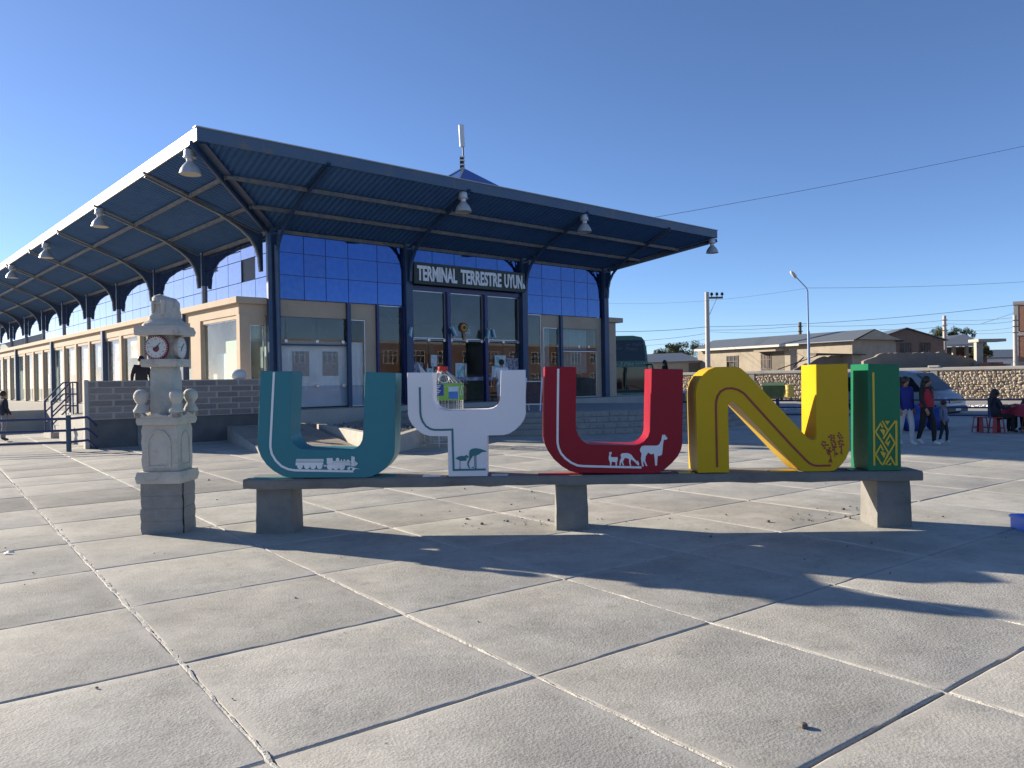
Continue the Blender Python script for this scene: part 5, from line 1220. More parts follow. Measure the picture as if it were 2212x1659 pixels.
# rubble stone wall with cap and piers
ZR = -.2
SW = thing('stone_wall', 'long wall of rough field stones with a pale concrete cap', 'wall', (0,0,0))
SW.location = (30,55,0); SW.rotation_euler = (0,0,math.atan(-.75)); ya = lambda x: 0.0
MB().slab([(-30,0),(24,0),(24,.4),(-30,.4)], ZR-.05, 1.78).obj('core', mat('wall_mortar', (.20,.175,.14), .95, c2=(.26,.23,.185), scale=3, bump=.5), SW)
MB().slab([(-30,-.16),(24,-.16),(24,.55),(-30,.55)], 1.78, 2.0).obj('cap', mat('wall_cap', (.46,.43,.375), .9, c2=(.54,.51,.45), scale=1.2, bump=.3), SW, bevel=.02)
for x in (-19.8, -13.3, -6.8, -.25, 6.3): MB().box(x-.22, x+.22, ya(x)-.12, ya(x)+.1, ZR, 1.779).obj('pier', mat('wall_pier', (.33,.305,.265), .9, c2=(.38,.355,.31), scale=2), SW)
MB().box(-.6,.1,-.2,.5,2.0,2.14).obj('pier_cap', mat('wall_cap', None), SW, bevel=.03)
STONE = mat('field_stone', (.33,.265,.19), .9, c2=(.42,.35,.26), scale=2.2, c3=(.22,.175,.13), s3=3.1, rnd=.28, bump=.6, bscale=9)
def stone_mb(seed, r_=1.0):
    rr = random.Random(seed); mb = MB().ball((0,0,0), r_, 7, 5, (1,.55,1)); mb.v = [tuple(c*(1+rr.uniform(-.28,.28)) for c in v) for v in mb.v]; return mb
smesh = [stone_mb(k).mesh('stone', STONE) for k in range(8)]
lst = []; rr = random.Random(17); z = ZR+.1
while z < 1.78:
    x = -27.5; hgt = rr.uniform(.15,.26)
    while x < 13:
        wd = rr.uniform(.13,.42)
        lst.append((x+wd/2, z+rr.uniform(-.05,.05), wd*.56, hgt*rr.uniform(.5,.68))); x += wd*.92
    z += hgt*.82
vis = [q for q in lst if -15 < q[0] < -8 or q[0] > -1.2]
vis.sort(key=lambda q: -q[2]*q[3]*(1.0 if q[0] > 1 else .6))
asobj = set(id(q) for q in vis[:290])
big = MB()
for q in lst:
    if any(abs(q[0]-x) < .3 for x in (-19.8,-13.3,-6.8,-.25,6.3)): continue
    p = (q[0], ya(q[0])+.0, q[1])
    if id(q) in asobj:
        o = link('stone', smesh[rr.randrange(8)], SW, p); o.scale = (q[2], .22, q[3]); o.rotation_euler = (0, rr.uniform(-.5,.5), rr.uniform(-.2,.2))
    else:
        s_ = stone_mb(rr.randrange(999)); big.add([(p[0]+v[0]*q[2], p[1]+v[1]*.22, p[2]+v[2]*q[3]) for v in s_.v], s_.f)
tag(big.obj('far_stones', STONE, SW), kind='stuff')
# green dumpster and yellow barrel
dm = thing('dumpster', 'green wheeled dumpster against the stone wall', 'dumpster', (at(1672,840,55.5).x, 55.5, ZR), R(-25))
DG = mat('dumpster_green', (.06,.115,.045), .55, c2=(.085,.145,.06), scale=2, c3=(.16,.15,.10), s3=4, lo3=.6, hi3=.75)
MB().add([(-.62,-.5,.22),(.62,-.5,.22),(.62,.5,.22),(-.62,.5,.22),(-.75,-.62,1.05),(.75,-.62,1.05),(.75,.62,1.12),(-.75,.62,1.12)], [(0,3,2,1),(0,1,5,4),(1,2,6,5),(2,3,7,6),(3,0,4,7),(4,5,6,7)]).obj('tub', DG, dm, bevel=.02)
MB().add([(-.8,-.68,1.06),(.8,-.68,1.06),(.8,.66,1.16),(-.8,.66,1.16),(-.78,-.62,1.16),(.78,-.62,1.16),(.78,.6,1.32),(-.78,.6,1.32)], [(0,3,2,1),(0,1,5,4),(1,2,6,5),(2,3,7,6),(3,0,4,7),(4,5,6,7)]).obj('lid', DG, dm, bevel=.02)
for x in (-.45,-.1,.25,.55): MB().box(x-.025,x+.025,-.62,-.52,.35,1.0).obj('rib', DG, dm)
for x in (-.5,.5):
    for y in (-.4,.4): MB().lathe([(.03,-.04),(.11,-.04),(.11,.04),(.03,.04)], 12).obj('wheel', RUBBER, dm, loc=(x,y,.11)).rotation_euler = (0,math.pi/2,0)
br = thing('yellow_barrel', 'battered yellow barrel on legs beside the green dumpster', 'barrel', (at(1705,840,54.6).x, 54.6, ZR))
MB().lathe([(.0,.30),(.29,.30),(.30,.32),(.295,.55),(.305,.57),(.295,.60),(.295,.82),(.305,.84),(.295,.87),(.30,1.15),(.28,1.16),(.0,1.15)], 18).obj('drum', mat('barrel_yellow', (.52,.38,.06), .5, c2=(.58,.44,.09), scale=3, c3=(.62,.56,.42), s3=5, lo3=.58, hi3=.7), br, smooth=40)
for a in (.5,2.6,4.7): MB().bar((.2*math.cos(a),.2*math.sin(a),.31),(.24*math.cos(a),.24*math.sin(a),0), .04).obj('leg', BLACK, br)
# grass tuft strip near the barrel
mb = MB(); rr = random.Random(2)
for k in range(1800):
    x = rr.uniform(19.5,24.0); y = rr.uniform(52.5,55.5); h_ = rr.uniform(.1,.36); a = rr.uniform(0,6.28)
    mb.add([(x-.02*math.cos(a), y-.02*math.sin(a), ZR), (x+.02*math.cos(a), y+.02*math.sin(a), ZR), (x+rr.uniform(-.1,.1), y+rr.uniform(-.1,.1), ZR+h_)], [(0,1,2)])
tag(mb.obj('grass', mat('dry_grass', (.12,.14,.04), .8, c2=(.2,.19,.07), scale=3)), 'patch of dry green grass at the foot of the yellow barrel', 'grass', kind='stuff')
# ---- vehicles built from cross sections: stations (x, z bottom, z belt, z top, half width, half width at top)
def loft_body(stations):
    mb = MB(); vs = []; ns = len(stations); m = 12
    for x, zb, zl, zt, w_, wt in stations:
        h = [(w_*.93, zb), (w_, zb+.12), (w_*1.0, zl), (wt, zt-.10*(zt-zl)-.03), (wt*.86, zt-.01), (wt*.4, zt+.015)]
        vs += [(x, a, b_) for a, b_ in h]+[(x, -a, b_) for a, b_ in h[::-1]]
    fs = [(i*m+k, i*m+(k+1) % m, (i+1)*m+(k+1) % m, (i+1)*m+k) for i in range(ns-1) for k in range(m)]
    fs += [tuple(range(m))[::-1], tuple((ns-1)*m+k for k in range(m))]
    return mb.add(vs, fs)
def wheel(parent, x, y, r_, wd=.2):
    o = MB().lathe([(r_*.55,-wd/2),(r_*.93,-wd/2),(r_,-wd/2+.03),(r_,wd/2-.03),(r_*.93,wd/2),(r_*.55,wd/2)], 24).obj('wheel', RUBBER, parent, loc=(x,y,r_), smooth=40)
    o.rotation_euler = (math.pi/2,0,0); MB().lathe([(.0,-wd/2+.02),(r_*.2,-wd/2-.01),(r_*.3,-wd/2+.03),(r_*.56,-wd/2+.01),(r_*.58,wd/2-.01),(.0,wd/2-.03)], 16).obj('hub_cap', ALU, o, smooth=40)
VAN = mat('van_silver', (.30,.32,.34), .4, metal=.1, c2=(.27,.29,.31), scale=2, coat=.5)
vn = thing('white_van', 'silver-white minivan on the road behind the people walking', 'van', (17.75, 31.3, -.22), R(-57))
loft_body([(-4.75,.45,1.0,1.75,.80,.72),(-4.6,.32,1.02,1.90,.84,.75),(-3.2,.28,1.03,1.96,.85,.76),(-1.9,.28,1.03,1.95,.85,.75),(-1.25,.28,1.02,1.82,.85,.71),(-.75,.30,1.0,1.42,.85,.70),(-.42,.30,.96,1.10,.84,.72),(-.12,.32,.82,.98,.82,.70),(.02,.36,.70,.80,.76,.62)]).obj('body', VAN, vn, smooth=45)
for sg_ in (-1,1):
    y = sg_*.853
    for x0, x1 in ((-4.4,-3.3),(-3.2,-2.15)): MB().add([(x0,y,1.10),(x1,y,1.10),(x1,sg_*.785,1.72),(x0,sg_*.785,1.72)], [(0,1,2,3)]).obj('window', DARKGL, vn)
    MB().add([(-2.05,y,1.10),(-.82,y,1.09),(-1.35,sg_*.778,1.68),(-2.05,sg_*.785,1.72)], [(0,1,2,3)]).obj('window', DARKGL, vn)
    MB().ball((-.85,sg_*.98,1.12), .11, 10, 7, (.5,1,.9)).obj('mirror', BLACK, vn, smooth=60)
    MB().add([(.0,sg_*.70,.70),(-.20,sg_*.828,.72),(-.22,sg_*.815,.90),(.0,sg_*.62,.86)], [(0,1,2,3)]).obj('headlight', mat('lamp_glass', (.7,.72,.74), .1, c2=(.6,.62,.64), scale=9), vn)
    for x in (-1.0,-3.8): wheel(vn, x, sg_*.76, .31)
    MB().box(-4.5,-.3,y-.004*sg_ if sg_ > 0 else y-.004,y+.004,.42,.56).obj('side_trim', BLACK, vn)
MB().add([(-.46,-.66,1.16),(-.46,.66,1.16),(-.75,.64,1.45),(-.75,-.64,1.45),(-1.24,.62,1.845),(-1.24,-.62,1.845)], [(0,1,2,3),(3,2,4,5)]).obj('windshield', DARKGL, vn, loc=(.02,0,.012))
gr_ = MB().box(-.02,.045,-.50,.50,.64,.82).obj('grille', mat('grille_dark', (.03,.03,.035), .4, c2=(.05,.05,.05), scale=9), vn)
for z in (.66,.70,.74,.78): MB().box(.046,.056,-.49,.49,z,z+.018).obj('grille_bar', ALU, gr_)
MB().box(-.5,.12,-.80,.80,.24,.52).obj('bumper', mat('bumper_dark', (.05,.055,.06), .5, c2=(.07,.07,.08), scale=4), vn, bevel=.06); MB().box(.121,.128,-.2,.2,.33,.47).obj('number_plate', WHITE, vn)
# cream pickup mostly hidden behind the red letter
CRM = mat('car_cream', (.55,.51,.43), .35, c2=(.5,.46,.39), scale=2, coat=.4)
pk = thing('cream_jeep', 'cream off-road car parked on the road between the red and yellow letters', 'car', (11.2, 44.0, ZR), R(-168))
loft_body([(-2.1,.55,1.0,1.55,.80,.70),(-2.0,.45,1.02,1.78,.82,.72),(-.2,.42,1.02,1.82,.82,.72),(.35,.42,1.0,1.60,.82,.70),(.7,.42,.98,1.12,.82,.74),(1.75,.45,.92,1.05,.80,.74),(1.9,.5,.85,.95,.76,.68)]).obj('body', CRM, pk, smooth=40)
for sg_ in (-1,1):
    for x0, x1 in ((-1.9,-.95),(-.85,.3)): MB().add([(x0,sg_*.825,1.08),(x1+(.2 if x1 > 0 else 0),sg_*.825,1.08),(x1-.1,sg_*.75,1.66),(x0,sg_*.75,1.66)], [(0,1,2,3)]).obj('window', DARKGL, pk)
    for x in (1.15,-1.25): wheel(pk, x, sg_*.74, .36)
MB().add([(-2.12,-.62,1.1),(-2.12,.62,1.1),(-2.04,.6,1.66),(-2.04,-.6,1.66)], [(0,1,2,3)]).obj('rear_window', DARKGL, pk); MB().box(-1.9,.1,-.62,.62,1.845,1.90).obj('roof_rack', BLACK, pk)
MB().box(-2.2,-2.05,-.75,.75,.45,.62).obj('bumper', BLACK, pk)
# double-deck coach
BG = mat('coach_green', (.02,.12,.05), .3, c2=(.025,.14,.06), scale=1.5, coat=.4)
bu = thing('green_bus', 'green double-deck coach parked facing the plaza behind the terminal corner', 'bus', (6.25, 43.0, -.2), R(0))
mb = MB()
outline = [(-1.27,.45),(1.27,.45),(1.28,2.4),(1.24,3.3),(1.15,3.85),(.98,4.08),(.5,4.17),(-.5,4.17),(-.98,4.08),(-1.15,3.85),(-1.24,3.3),(-1.28,2.4)]
vs = []
for y, sl in ((0,1.0),(.25,.0),(13,.0)):
    for x, z in outline: vs.append((x*(.985 if y == 0 else 1), y + (max(0,z-2.5)*.16 if y == 0 else (max(0,z-2.5)*.1 if y == .25 else 0)), z))
n = len(outline)
mb.add(vs, [(i*n+k, i*n+(k+1) % n, (i+1)*n+(k+1) % n, (i+1)*n+k) for i in range(2) for k in range(n)]+[tuple(range(n)), tuple(2*n+k for k in range(n))[::-1]]).obj('body', BG, bu, smooth=35)
def yf(z): return max(0, z-2.5)*.16-.012
def fpanel(pts, name, m, off=0.0):
    return MB().add([(x, yf(z)-off, z) for x, z in pts], [tuple(range(len(pts)))]).obj(name, m, bu)
fpanel([(-1.13,2.78),(1.13,2.78),(1.10,3.3),(1.02,3.92),(-1.02,3.92),(-1.10,3.3)], 'upper_windshield', DARKGL)
fpanel([(-1.18,1.18),(-.02,1.18),(-.02,2.42),(-1.18,2.42)], 'windshield', DARKGL); fpanel([(.02,1.18),(1.18,1.18),(1.18,2.42),(.02,2.42)], 'windshield', DARKGL)
fpanel([(-1.2,1.02),(1.2,1.02),(1.2,1.16),(-1.2,1.16)], 'wiper_panel', BLACK); fpanel([(-1.24,.42),(1.24,.42),(1.24,.62),(-1.24,.62)], 'bumper', BLACK, .04)
VG = mat('bus_lettering', (.50,.54,.50), .5, c2=(.45,.49,.45), scale=6)
def btxt(txt, x, z, h_, w_, shear=0.0, m=VG, nm='lettering'): text_mb(txt, h_, w_, 0, .0, shear).obj(nm, m, bu, loc=(x, yf(z+h_/2)-.016, z))
btxt('COCHE', -.62, .73, .20, .72); btxt('CAMA', .58, .73, .20, .62); btxt('Bus 3 Filas', -.2, 2.50, .20, 1.35, .35)
SG = mat('bus_script', (.20,.21,.22), .5, c2=(.16,.17,.18), scale=6)
btxt('Placer', -.62, 3.60, .16, .62, .35, SG); btxt('de Viajar', .52, 3.58, .18, .95, .35, SG); btxt('con', -.32, 3.42, .10, .32, .35, SG); btxt('Panasur', .40, 3.36, .17, .72, .35, SG)
for k in range(5):
    c_ = (.62+.135*k, 2.62); fpanel([(c_[0]+(.058 if q % 2 == 0 else .025)*math.sin(q*math.pi/5), c_[1]+(.058 if q % 2 == 0 else .025)*math.cos(q*math.pi/5)) for q in range(10)], 'star', VG, .006)
MB().tube([(-.9,-.03,1.15),(-.2,-.05,1.30)], .018, 6).obj('wiper', BLACK, bu); MB().tube([(1.05,-.03,1.15),(.25,-.05,1.42)], .018, 6).obj('wiper', BLACK, bu)
fpanel([(.98,.70),(1.22,.76),(1.22,.92),(1.08,.90)], 'headlight', VG, .01); fpanel([(-1.22,.76),(-.98,.70),(-1.08,.90),(-1.22,.92)], 'headlight', VG, .01)
for sg_ in (-1,1):
    MB().tube([(sg_*1.2,0,2.55),(sg_*1.42,-.25,2.55),(sg_*1.48,-.3,2.3)], .05, 8).obj('mirror_arm', BG, bu, smooth=60); MB().ball((sg_*1.48,-.3,2.1), .2, 10, 8, (.7,.5,1.2)).obj('mirror', BG, bu, smooth=60)
    MB().box(sg_*1.283-.003, sg_*1.283+.003, .6, 12.6, 2.75, 3.6).obj('side_window', DARKGL, bu)
    for y in (2.6, 9.6, 11): 
        o = MB().lathe([(.2,-.14),(.48,-.14),(.5,-.1),(.5,.1),(.48,.14),(.2,.14)], 20).obj('wheel', RUBBER, bu, loc=(sg_*1.14,y,.5)); o.rotation_euler = (0,math.pi/2,0)
# bicycle beyond the N
bi = thing('bicycle', 'parked bicycle glimpsed through the yellow letter', 'bicycle', (6.75, 25.9, 0), R(72))
for x in (-.5,.5):
    o = MB().tube([(.31*math.cos(2*math.pi*k/28), 0, .31*math.sin(2*math.pi*k/28)) for k in range(29)], .02, 6, cap=False).obj('wheel', RUBBER, bi, loc=(x,0,.33))
    mb = MB()
    for k in range(14): mb.bar((0,0,0), (.3*math.cos(2*math.pi*k/14),0,.3*math.sin(2*math.pi*k/14)), .004)
    mb.obj('spokes', ALU, o)
BB = mat('bike_blue', (.03,.06,.22), .35, c2=(.04,.08,.26), scale=5)
mb = MB()
for a, b_ in (((-.5,0,.33),(-.08,0,.30)),((-.5,0,.33),(-.18,0,.78)),((-.08,0,.30),(-.2,0,.86)),((-.08,0,.30),(.36,0,.72)),((-.18,0,.76),(.34,0,.80)),((.5,0,.33),(.33,0,.88))): mb.tube([a, b_], .018, 6)
mb.obj('frame', BB, bi); MB().ball((-.21,0,.9), .12, 10, 6, (1.1,.6,.35)).obj('saddle', BLACK, bi, smooth=60); MB().tube([(.36,-.28,.95),(.33,0,.92),(.36,.28,.95)], .015, 6).obj('handlebar', BLACK, bi); MB().lathe([(.02,-.01),(.09,-.01),(.09,.01),(.02,.01)], 16).obj('chainring', ALU, bi, loc=(-.08,-.03,.30)).rotation_euler = (math.pi/2,0,0)
# ================================================================== HOUSES BEYOND THE WALL
ADOBE = mat('adobe_plaster', (.345,.295,.225), .95, c2=(.40,.345,.265), scale=.9, c3=(.28,.235,.18), s3=1.6, lo3=.52, hi3=.7, bump=.3, bscale=20)
ROOFG = mat('sheet_roof', (.13,.15,.17), .5, metal=.2, c2=(.17,.185,.20), scale=1.2, stretch=(1,6,1))
BRK = mat('red_brickwork', (.26,.13,.085), .9, c2=(.32,.17,.115), scale=3, c3=(.19,.10,.07), s3=9, bump=.4, bscale=30, stretch=(1,1,3))
BRKD = mat('brown_brickwork', (.20,.135,.10), .9, c2=(.25,.175,.13), scale=3, c3=(.15,.10,.08), s3=9, bump=.4, bscale=30, stretch=(1,1,3))
WDF = mat('wood_frame', (.12,.06,.035), .6, c2=(.16,.085,.05), scale=6)
ha = thing('plastered_house', 'long plastered house with grey sheet roof behind the stone wall', 'house', (27.9, 63.4, -.42), 0); ha.scale = (1.12,1.12,1.12)
la = Vector((16.9-24.9, 70.2-56.6, 0)); hl = la.length; ha.rotation_euler = (0,0,math.atan2(la.y, la.x))   # local x runs along the sunlit face, local +y... face at y=0
HA = lambda: ha
MB().box(0, hl, -5.2, 0, 0, 4.35).obj('wall', ADOBE, ha)
MB().prism([(0,4.34),(-5.2,4.34),(-2.0,5.05)], 0, .25).obj('gable', ADOBE, ha).rotation_euler = (0,0,math.pi/2)
ha.children[-1].location = (.25,0,0)
mb = MB(); mb.add([(-.2,.45,4.28),(hl+.3,.45,4.28),(hl+.3,-2.0,5.12),(-.2,-2.0,5.12),(-.2,-5.5,4.28),(hl+.3,-5.5,4.28)], [(0,1,2,3),(3,2,5,4)]); mb.v += [(x,y,z-.06) for x,y,z in mb.v]; mb.f += [(9,8,7,6),(10,11,8,9),(0,6,7,1),(4,5,11,10)]
mb.obj('roof', ROOFG, ha)
MB().box(4.6, hl+.2, .40, .46, 4.10, 4.27).obj('eave_board', mat('eave_cream', (.55,.52,.46), .7, c2=(.6,.57,.5), scale=2), ha)
def win(parent, x, z, w_, h_, y=.0, bars=2, dy=1, m=DARKGL, fm=WDF):
    o = MB().box(x-w_/2, x+w_/2, y-.02*dy if dy > 0 else y, y+.02 if dy > 0 else y+.02, z-h_/2, z+h_/2).obj('window', m, parent)
    fb = MB(); t = .05
    yy0, yy1 = (y+.021, y+.06) if dy > 0 else (y-.06, y-.021)
    fb.box(x-w_/2-t, x+w_/2+t, yy0, yy1, z+h_/2, z+h_/2+t); fb.box(x-w_/2-t, x+w_/2+t, yy0, yy1, z-h_/2-t, z-h_/2)
    for k in range(bars+2):
        xx = x-w_/2+w_*k/(bars+1); fb.box(xx-t/2, xx+t/2, yy0+.001, yy1-.001, z-h_/2, z+h_/2)
    fb.box(x-w_/2, x+w_/2, yy0+.002, yy1-.002, z+h_*.12-t/2, z+h_*.12+t/2)
    fb.obj('window_frame', fm, o); return o
win(ha, hl-3.9, 2.95, 1.25, 1.15); win(ha, 8.2, 3.0, .95, 1.15)
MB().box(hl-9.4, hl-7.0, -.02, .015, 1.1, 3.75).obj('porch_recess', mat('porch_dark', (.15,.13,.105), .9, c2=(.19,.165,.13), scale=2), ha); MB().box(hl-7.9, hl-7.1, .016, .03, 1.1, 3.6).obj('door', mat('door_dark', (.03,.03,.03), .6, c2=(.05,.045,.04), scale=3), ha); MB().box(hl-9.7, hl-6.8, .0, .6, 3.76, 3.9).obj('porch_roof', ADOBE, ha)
mb = MB()
for x in (hl-9.4, hl-8.6, hl-7.8, hl-7.0): mb.bar((x,.55,1.0),(x,.55,2.1), .05)
for z in (1.25,1.7,2.1): mb.bar((hl-9.4,.55,z),(hl-7.0,.55,z), .045)
mb.obj('porch_railing', WDF, ha); MB().box(hl-9.6, hl-6.8, .016, .7, .8, 1.0).obj('porch_slab', ADOBE, ha)
hb = thing('brick_house', 'brown brick house with pitched roof and three tall barred windows', 'house', (at(1962,700,76).x, 76, -.2), R(-9))
MB().prism([(-3.6,0),(3.2,0),(3.2,5.0),(-.2,6.15),(-3.6,5.0)], 0, 9).obj('wall', BRKD, hb)
mb = MB(); mb.add([(-3.95,-.3,4.97),(-.2,-.3,6.26),(3.55,-.3,4.97),(-3.95,9.2,4.97),(-.2,9.2,6.26),(3.55,9.2,4.97)], [(0,1,4,3),(1,2,5,4)]); mb.v += [(x,y,z-.07) for x,y,z in mb.v]; mb.f += [(9,10,7,6),(10,11,8,7),(0,6,7,1),(1,7,8,2)]; mb.obj('roof', ROOFG, hb)
for x in (-2.05,-.25,1.5): win(hb, x, 4.05, .92, 1.3, y=0, bars=3, dy=-1, m=mat('pale_window', (.20,.22,.24), .15, c2=(.10,.11,.13), scale=2))
hc = thing('veranda_house', 'low house with mono-pitch grey roof and dark veranda', 'house', (at(2068,740,84).x, 84, -.2), R(-6))
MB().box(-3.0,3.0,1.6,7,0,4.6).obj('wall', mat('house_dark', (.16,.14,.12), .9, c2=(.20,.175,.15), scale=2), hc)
mb = MB(); mb.add([(-3.2,-.3,4.75),(2.6,-.3,4.85),(3.4,6,6.2),(-2.6,6,5.6)], [(0,1,2,3)]); mb.v += [(x,y,z-.1) for x,y,z in mb.v]; mb.f += [(7,6,5,4),(0,4,5,1),(1,5,6,2),(3,7,4,0)]; mb.obj('roof', ROOFG, hc)
MB().box(-3.0,2.4,-.35,-.3,4.6,4.78).obj('eave_board', mat('eave_cream', None), hc)
for x in (-2.8,-.4,.9,2.3): MB().box(x-.15,x+.15,-.2,.1,0,4.6).obj('veranda_post', ADOBE, hc)
MB().box(-2.5,-.8,1.5,1.59,1.5,4.0).obj('door', mat('door_dark', None), hc); MB().box(.2,1.8,1.5,1.59,1.5,4.0).obj('door', WDF, hc); MB().box(2.42,3.0,.0,1.59,0,5.0).obj('wall', BRKD, hc)
hd_ = thing('small_house', 'small pale house with dark sheet roof behind the red letter', 'house', (at(1456,780,78).x, 78, -.2), R(14))
MB().box(-3.6,3.0,0,5,0,3.35).obj('wall', mat('pale_plaster', (.44,.385,.28), .95, c2=(.50,.44,.33), scale=1, c3=(.36,.27,.2), s3=1.1, lo3=.58, hi3=.68), hd_)
mb = MB(); mb.add([(-3.9,-.35,3.3),(3.2,-.35,3.45),(3.2,4.8,4.4),(-3.9,4.8,4.2)], [(0,1,2,3)]); mb.v += [(x,y,z-.09) for x,y,z in mb.v]; mb.f += [(7,6,5,4),(0,4,5,1),(1,5,6,2)]; mb.obj('roof', ROOFG, hd_)
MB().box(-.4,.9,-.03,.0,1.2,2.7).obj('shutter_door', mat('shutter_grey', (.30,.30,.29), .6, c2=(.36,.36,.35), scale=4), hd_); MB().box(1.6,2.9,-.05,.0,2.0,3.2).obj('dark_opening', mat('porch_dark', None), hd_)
hn_ = thing('brick_block', 'tall unfinished red brick building at the right picture edge', 'building', (at(2190,700,72).x, 72, -.2), R(-36))
for x0, x1, z0, z1 in ((0,8,0,2.4),(.35,8,2.7,5.1),(.35,8,5.5,7.9)): MB().box(x0,x1,0,6,z0,z1).obj('wall', BRK, hn_)
for z in (2.4,5.1,7.9): MB().box(-.05,8,-.06,6.05,z,z+(.3 if z < 7 else .35)).obj('concrete_band', CONC, hn_)
MB().box(0,.35,-.02,.4,2.7,7.9).obj('column', CONC, hn_); MB().box(1.0,1.5,-.04,.0,5.9,6.3).obj('vent_block', WDF, hn_)
# crumbling adobe wall, portal and brick ruin behind the stone wall
ru = thing('adobe_ruin', 'crumbling dark adobe wall behind the stone wall', 'wall', (0,0,0))
rr = random.Random(6); pts = [(26.4,-.2)]
for k in range(40):
    x = 26.4+k*.23; pts.append((x, 2.55+min(k,6)*.1+rr.uniform(-.06,.06)-(max(0,k-26)*.055)))
pts.append((35.8,-.2)); MB().prism(pts, 58.6, 59.0).obj('wall', mat('dark_adobe', (.21,.18,.145), .95, c2=(.25,.215,.175), scale=1.5, c3=(.16,.135,.11), s3=5, bump=.5, bscale=10), ru)
pts = [(20.6,-.2)]+[(20.6+k*.28, 2.0+min(k*.13,.95)+rr.uniform(-.08,.08)) for k in range(17)]+[(25.3,-.2)]
ru2 = thing('sagging_lean_to', 'sagging lean-to roof and rubble against the plastered house', 'shed', (0,0,-.21)); ru2.scale = (1.13,1.13,1.13); MB().prism(pts, 57.0, 57.25).obj('rubble_wall', mat('dark_adobe', None), ru2)
MB().bar((19.3,56.7,2.05),(22.3,56.7,3.05), .1, .06).obj('roof_beam', BLACK, ru2); MB().bar((20.4,56.7,2.2),(21.2,56.7,2.9), .09).obj('loose_plank', WDF, ru2); MB().slab([(22,56.4),(25.5,56.2),(25.5,57.6),(22,57.8)], 3.02, [3.15,2.95,3.05,3.2]).obj('thatch', mat('thatch', (.07,.06,.05), .95, c2=(.11,.095,.075), scale=5, bump=.8, bscale=9), ru2, jitter=.04)
po = thing('concrete_portal', 'unfinished concrete portal with cantilever slab behind the stone wall', 'portal', (at(2114,760,58).x, 58, -.2))
MB().box(-.24,.24,-.15,.2,0,4.05).obj('pillar', mat('portal_render', (.34,.315,.265), .9, c2=(.40,.37,.31), scale=2), po); MB().box(-.3,1.75,-.5,.8,4.05,4.26).obj('slab', mat('portal_render', None), po)
bq = thing('brick_ruin', 'broken red brick wall stub beside the concrete portal', 'wall', (at(2122,785,57.4).x, 57.4, -.2))
RB = mat('loose_brick', (.30,.13,.08), .9, c2=(.36,.17,.11), scale=4, rnd=.2, bump=.4)
bm_ = MB().box(0,.36,0,.2,0,.13).mesh('brick', RB)
MB().box(0,2.1,.03,.25,0,2.4).obj('mortar_core', ADOBE, bq)
rr = random.Random(9)
for k in range(17):
    x = -.2*(k % 2); top_ = 2.1-(.15*max(0,k-13)) 
    while x < 1.9:
        if k*.15 < 2.45-.5*(x > 1.5 and k > 14): link('brick', bm_, bq, (x+rr.uniform(-.01,.01), rr.uniform(-.015,.01), k*.15))
        x += .39
lr = thing('far_roof', 'low grey sheet roof far behind the brick ruin', 'building', (at(2165,765,95).x, 95, -.2)); MB().box(-2.5,4,0,4,0,3.4).obj('wall', WHITE, lr); MB().slab([(-2.8,-.4),(4.3,-.4),(4.3,4),(-2.8,4)], 3.4, [3.55,3.55,4.6,4.6]).obj('roof', ROOFG, lr)
# ---- trees
def tree(label, px, py_top, Y, hw, zb, seed, base=-.2):
    rr = random.Random(seed); top_ = at(px, py_top, Y); x = top_.x; H = top_.z
    t = thing('leafy_tree', label, 'tree', (x, Y, base))
    MB().tube([(0,0,0),(.1,0,(zb-base)*.6),(.0,.1,(H-base)*.75)], [.22,.16,.05], 8).obj('trunk', mat('bark', (.10,.075,.055), .9, c2=(.14,.11,.08), scale=6), t)
    mb = MB(); cl = []
    for k in range(26): 
        a = rr.uniform(0,6.28); q = rr.random()**.5; z = zb+(H-zb)*rr.uniform(.1,.92)
        cl.append((hw*q*math.cos(a)*(1.1-.5*abs((z-zb)/(H-zb)-.35)), hw*.7*q*math.sin(a), z-base, rr.uniform(.28,.5)*hw*.55))
        mb2 = cl[-1]
    for cx, cy, cz, r_ in cl:
        for k in range(150):
            v = Vector((rr.gauss(0,1), rr.gauss(0,1), rr.gauss(0,.75))); v = v.normalized()*r_*rr.uniform(.55,1.08); s_ = rr.uniform(.05,.11)
            u1 = Vector((rr.uniform(-1,1), rr.uniform(-1,1), rr.uniform(-1,1))).normalized(); u2 = u1.orthogonal().normalized()
            c_ = Vector((cx,cy,cz))+v; mb.add([c_+u1*s_, c_+u2*s_*.6, c_-u1*s_, c_-u2*s_*.6], [(0,1,2,3)])
    mb.obj('crown', mat('tree_leaf', (.055,.075,.03), .7, c2=(.09,.11,.045), scale=1.5), t)
    for k in range(3):
        c_ = cl[k*5]; MB().tube([(.0,.05,(zb-base)*.8),(c_[0]*.5,c_[1]*.5,(c_[2]+zb-base)/2),(c_[0],c_[1],c_[2])], [.08,.05,.02], 6).obj('limb', mat('bark', None), t)
tree('green tree rising behind the small pale house', 1447, 742, 92, 1.7, 3.2, 1); tree('green tree left of the plastered house roof', 1483, 738, 95, 2.4, 3.2, 2); tree('low green tree between coach and plastered house', 1424, 757, 90, 1.0, 2.8, 5)
tree('green tree behind the veranda house', 2034, 706, 105, 2.0, 5.2, 3); tree('second green tree behind the veranda house, further right', 2077, 709, 108, 1.6, 5.2, 4); tree('small tree glimpsed under the portal slab', 2121, 748, 80, 1.0, 3, 6)
